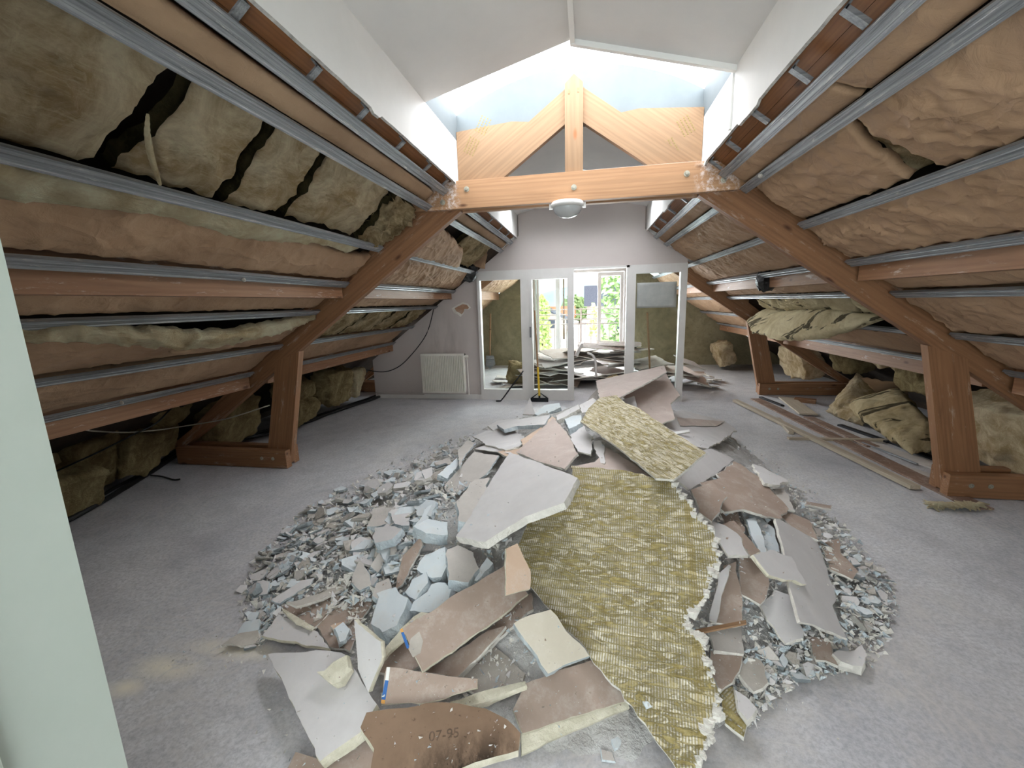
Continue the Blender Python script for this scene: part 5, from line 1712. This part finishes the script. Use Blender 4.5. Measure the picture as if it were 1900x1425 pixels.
grit([(440, 1130), (470, 1040), (560, 945), (740, 855), (880, 800), (860, 900), (760, 1080), (600, 1150), (480, 1200)], 4200, .006, .034)
grit([(1460, 900), (1560, 970), (1660, 1080), (1670, 1140), (1620, 1240), (1480, 1265), (1390, 1350), (1350, 1250), (1480, 1150), (1570, 1160)], 3000, .004, .024)
grit([(470, 1120), (640, 1090), (980, 1240), (960, 1380), (500, 1420), (400, 1210)], 500, .003, .012)
grit([(230, 1290), (270, 1210), (400, 1160), (480, 1180), (500, 1230), (350, 1260)], 260, .002, .008)
grit([(640, 960), (760, 870), (900, 900), (950, 1010), (900, 1100), (760, 1200), (640, 1190)], 1800, .005, .028)
grit([(1290, 900), (1370, 880), (1480, 960), (1500, 1160), (1400, 1270), (1310, 1250), (1280, 1160), (1340, 1060)], 1500, .004, .024)
grit([(690, 1180), (960, 1090), (1000, 1240), (900, 1300), (700, 1300)], 700, .003, .016)
grit([(900, 790), (1060, 740), (1100, 860), (960, 900)], 150, .004, .014)
grit([(1330, 800), (1480, 880), (1560, 950), (1440, 900)], 300, .003, .014)
grit([(1330, 1380), (1650, 1150), (1800, 1250), (1500, 1420)], 90, .002, .006)
for px, a, n in LAID:
    xs_, ys_ = [p[0] for p in px], [p[1] for p in px]
    ar = (max(xs_) - min(xs_)) * (max(ys_) - min(ys_))
    for _ in range(int(min(60, 4 + ar / 320))):
        x, y = rnd.uniform(min(xs_), max(xs_)), rnd.uniform(min(ys_), max(ys_))
        if not inside(x, y, px) or y > 1440:
            continue
        p = cut(x, y, a, n)
        if p.z < .004 or (p - EYE).length > 6:
            continue
        r = .002 + .007 * rnd.random() ** 3
        V = [p + Vector((rnd.uniform(-r, r), rnd.uniform(-r, r), rnd.uniform(0, r * 1.3))) for _ in range(4)]
        g.add(V, [(0, 1, 2), (0, 2, 3), (0, 3, 1), (1, 3, 2)], rnd.choice((0, 1, 2, 3)))
tag(g.obj('plaster_crumbs', [CW, CB, WH, KR], M=ID), 'plaster crumbs and grit strewn over and round the heap', 'plaster crumbs', None, 'stuff')

# ------------------------------------------------------------------ second heap, beyond the partition
rnd = random.Random(11)


def board3(name, c, size, yaw, tx, ty, th, mat, edge, label, grp, seed, jag=.02):
    M = Matrix.Translation(c) @ Matrix.Rotation(yaw, 4, 'Z') @ Matrix.Rotation(tx, 4, 'X') @ Matrix.Rotation(ty, 4, 'Y')
    w, h = size
    P = []
    for (ax, ay), (bx, by) in zip(((-1, -1), (1, -1), (1, 1), (-1, 1)), ((1, -1), (1, 1), (-1, 1), (-1, -1))):
        for j in range(6):
            t = j / 6
            p = Vector((lerp(ax, bx, t) * w / 2, lerp(ay, by, t) * h / 2, 0))
            k = noise.noise(p * 5 + Vector((seed * 3.3, 0, 0)))
            P.append(p * (1 + .16 * k) + Vector((noise.noise(p * 14 + Vector((seed, 0, 0))), noise.noise(p * 14 + Vector((0, seed, 0))), 0)) * jag)
    g = G()
    n = len(P)
    Q = [M @ p for p in P]
    ext = M.to_3x3() @ Vector((0, 0, -th))
    g.prism(Q, ext, 0, 1)
    low = min(v.z for v in g.V)
    if low < .002:
        for v in g.V:
            v.z += .002 - low
        M = Matrix.Translation((0, 0, .002 - low)) @ M
    o = g.obj(name, [mat, edge], None, M)
    return tag(o, label, 'plasterboard', grp)


GS = 'torn boards of the second heap'
z = .02
for k in range(46):
    f = k / 46
    wd = (1 - f * .45)
    x = rnd.uniform(-1.4, 1.5) * wd + .2
    y = 7.95 + rnd.uniform(-.45, .45) * wd
    z = .03 + .6 * f
    mat = rnd.choice((KR, KRP, WH, GR, WH, CE, KR))
    board3(PB, (x, y, z), (rnd.uniform(.5, 1.0), rnd.uniform(.4, .7)), rnd.uniform(-.6, .6), rnd.uniform(-.24, .24), rnd.uniform(-.2, .2), .013, mat, CW, 'torn plasterboard piece in the second heap beyond the glazed partition', GS, k)
DKB = board_face('dark_back_paper', (86, 70, 60), (118, 98, 84), .5)
c = at_y(1128, 650, 7.7)
board3(PB, (c.x, 7.7, .7), (1.0, .4), .05, .12, .08, .013, DKB, CW, 'long dark brown board on top of the second heap, seen through the open doorway', None, 71)
c = at_y(1150, 642, 7.85)
board3(PB, (c.x, 7.9, .73), (.8, .4), -.1, .1, .03, .013, DKB, CW, 'dark board with bent corner behind the long dark one, second heap', None, 72)
q = [at_y(x, y, 7.45) for x, y in ((1078, 638), (1083, 637), (1072, 662), (1066, 660))]
tag(G().prism(q, (0, .2, .02)).obj('plasterboard_slab', [WH]), 'white board strip standing on edge on the second heap in the doorway', 'plasterboard')
cable('paper_strip', [at_y(1090, 655, 7.35), at_y(1100, 660, 7.3), at_y(1105, 672, 7.28), at_y(1106, 700, 7.2)], .022, WH, 'white curved strip hanging down the front of the second heap', 'torn paper', 4)
c = at_y(1150, 690, 7.3)
wool_block((c.x, 7.35, .12), (.4, .3, .2), (0, 0, .3), WOOLP, 9.1, 'yellow wool piece under the second heap, seen through the doorway', None, 'wool_clump')
c = at_y(958, 682, 7.7)
wool_block((c.x, 7.7, .22), (.32, .4, .4), (0, .2, .3), WOOLG, 4.4, 'round wool clump left of the second heap, behind the leaning crowbar', None, 'wool_clump')
for k, (px, py) in enumerate(((935, 700), (950, 712), (925, 708), (962, 705), (940, 718))):
    p = at_z(px, py, .03)
    board3(PB, (p.x, p.y, .04), (.3, .2), k, .1, .08, .013, WH if k % 2 else GR, CW, 'board scrap on the floor behind the fixed pane beside the wool clump', 'scraps behind the fixed pane', 80 + k)
for k in range(16):
    px, py = rnd.uniform(1268, 1328), rnd.uniform(690, 720)
    p = at_z(px, py, .03)
    board3('plaster_fragment', (p.x, p.y, .03 + .1 * R()), (.16 + .12 * R(), .12), rnd.uniform(0, 3), .3 * R(), .3 * R(), .02, WH if k % 3 else KR, CW, 'plaster scrap spilling past the partition post from the second heap', 'scraps past the partition post', 90 + k)
for k, (px, py) in enumerate(((1288, 700), (1280, 672), (1275, 690))):
    p = at_y(px, py, 7.5)
    board3(PB, (p.x, 7.5, max(.06, p.z)), (.45, .3), .4 * k, .3, .35, .013, (KRP, WH, KR)[k], CW, '%s board leaning beyond the partition post' % ('pinkish', 'white', 'brown')[k], None, 110 + k)

# ------------------------------------------------------------------ french window and outside
t = struct(empty('window_4', (-.2, 10.2, 0), 'white french window standing open in the stained gable', 'window'))
g = G()
for x0, x1, z0, z1 in ((-1.3, -1.2, .02, 2.22), (.83, .93, .02, 2.22), (-1.2, .83, 2.14, 2.22), (-1.2, .83, .02, .1)):
    g.box((x0, 10.18, z0), (x1, 10.3, z1))
g.obj('window_frame', FRAMEW, t)


def leaf(nm, hinge, ang, w, z0=.1, z1=2.13):
    M = Matrix.Translation(hinge) @ Matrix.Rotation(ang, 4, 'Z')
    g = G()
    for a, b, c, d in ((0, .075, z0, z1), (w - .075, w, z0, z1), (.075, w - .075, z0, z0 + .09), (.075, w - .075, z1 - .08, z1)):
        g.box((a, -.022, c), (b, .022, d), 0, M)
    o = g.obj('casement', FRAMEW, t)
    G().box((.075, -.003, z0 + .09), (w - .075, .003, z1 - .08), 0, M).obj('pane', GLASS, o)
    if nm:
        G().tube([M @ Vector((w - .035, -.03, 1.05)), M @ Vector((w - .035, -.06, 1.05)), M @ Vector((w - .13, -.06, 1.05))], .009).obj('handle', STEEL, o)


leaf(1, (-1.2, 10.19, 0), math.radians(-78), .66)
G().box((-.72, 10.19, .1), (-.62, 10.24, 2.14)).obj('mullion', FRAMEW, t)
leaf(0, (.245, 10.22, 0), math.radians(0), .58)

GRASS = plain('meadow', (150, 176, 96), (176, 196, 120), 3)
ROAD = plain('pale_yard', (196, 196, 196), (214, 212, 208), 2)
HILL = plain('hazy_hill', (160, 190, 200), (182, 206, 208), .02)
LEAF = plain('leaf_green', (140, 172, 112), (190, 212, 158), 9, .7)
LEAF2 = plain('leaf_yellow_green', (170, 194, 112), (200, 216, 146), 9, .7)
RENDER = plain('pale_render', (226, 212, 202), (236, 224, 214), 2)
SLATE = plain('slate_roof', (86, 92, 108), (112, 118, 132), 12, .7)
TILE = plain('orange_tiles', (206, 128, 92), (220, 148, 110), 12, .8)
BARK = plain('bark', (92, 78, 62), (120, 102, 82), 6)
RAILM = plain('dusty_rail', (104, 96, 94), (124, 116, 112), 8, .5)
struct(G().box((-120, 10.9, -3.4), (120, 420, -3.2)).obj('ground', ROAD))
g = G()
for i in range(61):
    x = -260 + 520 * i / 60
    h = 12 + 7 * math.sin(i * .21 + 1) + 3 * noise.noise((i * .3, 1, 1))
    g.V += [Vector((x, 380, -3.3)), Vector((x, 400, h * .55)), Vector((x, 440, h)), Vector((x, 460, -3.3))]
for i in range(60):
    for j in range(3):
        g.F.append([i * 4 + j, i * 4 + 4 + j, i * 4 + 5 + j, i * 4 + 1 + j])
g.m = [0] * len(g.F)
struct(g.obj('hill', HILL, smooth=True))
struct(G().box((-1.9, 10.4, -.15), (1.6, 11.35, 0)).obj('floor_balcony', ROAD))


def house(loc, w, d, h, rh, roofm, label, ax='x'):
    t = empty('house', loc, label, 'house')
    x, y, z = loc
    g = G()
    if ax == 'x':
        P = [(x - w / 2, y, z), (x + w / 2, y, z), (x + w / 2, y, z + h), (x - w / 2, y, z + h)]
        g.prism(P, (0, d, 0))
        for s in (-1, 1):
            g.prism([(x + s * w / 2, y, z + h), (x + s * w / 2, y + d, z + h), (x + s * w / 2, y + d / 2, z + h + rh)], (-s * .2, 0, 0))
        g.obj('walls', RENDER, t)
        G().prism([(x - w / 2 - .3, y - .4, z + h - .1), (x - w / 2 - .3, y + d / 2, z + h + rh), (x - w / 2 - .3, y + d + .4, z + h - .1), (x - w / 2 - .3, y + d / 2, z + h + rh + .25)], (w + .6, 0, 0)).obj('roof', roofm, t)
    else:
        g.prism([(x - w / 2, y, z), (x + w / 2, y, z), (x + w / 2, y, z + h), (x, y, z + h + rh), (x - w / 2, y, z + h)], (0, d, 0))
        g.obj('walls', RENDER, t)
        G().prism([(x - w / 2 - .4, y - .3, z + h - .2), (x, y - .3, z + h + rh), (x + w / 2 + .4, y - .3, z + h - .2), (x, y - .3, z + h + rh + .3)], (0, d + .6, 0)).obj('roof', roofm, t)
    for k in (-1, 1):
        G().box((x + k * w * .22 - .5, y - .03, z + h * .45), (x + k * w * .22 + .5, y + .02, z + h * .45 + 1.1)).obj('window', SLATE, t)


c = at_y(1120, 565, 42)
house((c.x + 3.2, 42, -3.2), 9.5, 8, 4.3, 1.7, SLATE, 'pale house with slate roof, seen through the open doorway')
c = at_y(1012, 575, 60)
house((c.x - .5, 60, -3.2), 6, 8, 2.5, 1.3, SLATE, 'small gabled house with grey roof, seen through the sliding leaf', 'y')
c = at_y(1030, 575, 70)
house((c.x + .6, 70, -3.2), 4.5, 8, 2.1, 1.6, TILE, 'small orange-tiled house next to the utility pole', 'x')
c = at_y(1046, 560, 55)
tag(G().tube([(c.x, 55, -3.2), (c.x, 55, 6.0)], .1, 8).obj('utility_pole', BARK), 'tall thin utility pole against the hazy hill', 'pole')


def tree(loc, r, h, label, mat, seed, n=900, ls=.13):
    rn = random.Random(seed)
    t = empty('tree', loc, label, 'tree')
    x, y, z = loc
    G().tube([(x, y, z), (x + .05, y, z + h * .4), (x, y, z + h * .8)], [.14, .1, .04], 8).obj('trunk', BARK, t)
    g = G()
    for i in range(n):
        a, b = rn.uniform(0, 6.283), rn.uniform(-1, 1)
        rr = r * (rn.random() ** .4) * (.75 + .5 * noise.noise((math.cos(a) * 2 + seed, math.sin(a) * 2, b * 3)))
        q = math.sqrt(1 - b * b)
        c = Vector((x + math.cos(a) * q * rr, y + math.sin(a) * q * rr, z + h * .62 + b * h * .45))
        u = Vector((rn.uniform(-1, 1), rn.uniform(-1, 1), rn.uniform(-1, 1))).normalized()
        v = u.orthogonal().normalized() * ls * rn.uniform(.5, 1)
        u = u * ls * rn.uniform(.7, 1.4)
        g.add([c - u, c + v, c + u, c - v], [(0, 1, 2, 3)])
    g.obj('foliage', mat, t)


c = at_y(1140, 570, 14)
tree((c.x + .2, 14, -3.2), .8, 7.6, 'big green tree close behind the fixed window leaf', LEAF, 1, 2000, .1)
c = at_y(1095, 610, 13)
tree((c.x + .1, 12.9, -3.2), .3, 4.3, 'yellow-green climber rising at the balcony rail in the doorway', LEAF2, 2, 260, .07)
c = at_y(1006, 620, 15)
tree((c.x, 15, -3.2), .42, 4.6, 'slim bright conifer by the balcony, left in the window', LEAF2, 3, 1100, .09)
for k, (px, y, r, h, lb) in enumerate(((985, 75, 3.0, 5.6, 'dark round tree left of the small gabled house'), (1062, 92, 3.0, 5.6, 'round tree right of the orange-tiled house'), (1075, 95, 3.5, 5, 'distant tree beside the slate-roofed house'))):
    c = at_y(px, 575, y)
    tree((c.x, y, -3.2), r, h, lb, LEAF, 5 + k, 500, .5)
t = empty('balcony_railing', (-.2, 11.2, 0), 'metal balcony railing with four rails above thin bars, outside the french window', 'railing')
for z in (1.3, 1.17, 1.05, .93):
    G().tube([(-1.7, 11.2, z), (1.4, 11.2, z)], .014, 8).obj('rail', RAILM, t)
for i in range(20):
    x = -1.6 + i * .155
    G().tube([(x, 11.2, .1), (x, 11.2, .93)], .007, 6).obj('bar', RAILM, t)
for x in (-1.7, -.15, 1.4):
    G().box((x - .02, 11.18, 0), (x + .02, 11.22, 1.33)).obj('post', RAILM, t)
G().tube([(-1.7, 11.2, .1), (1.4, 11.2, .1)], .012, 8).obj('rail', RAILM, t)
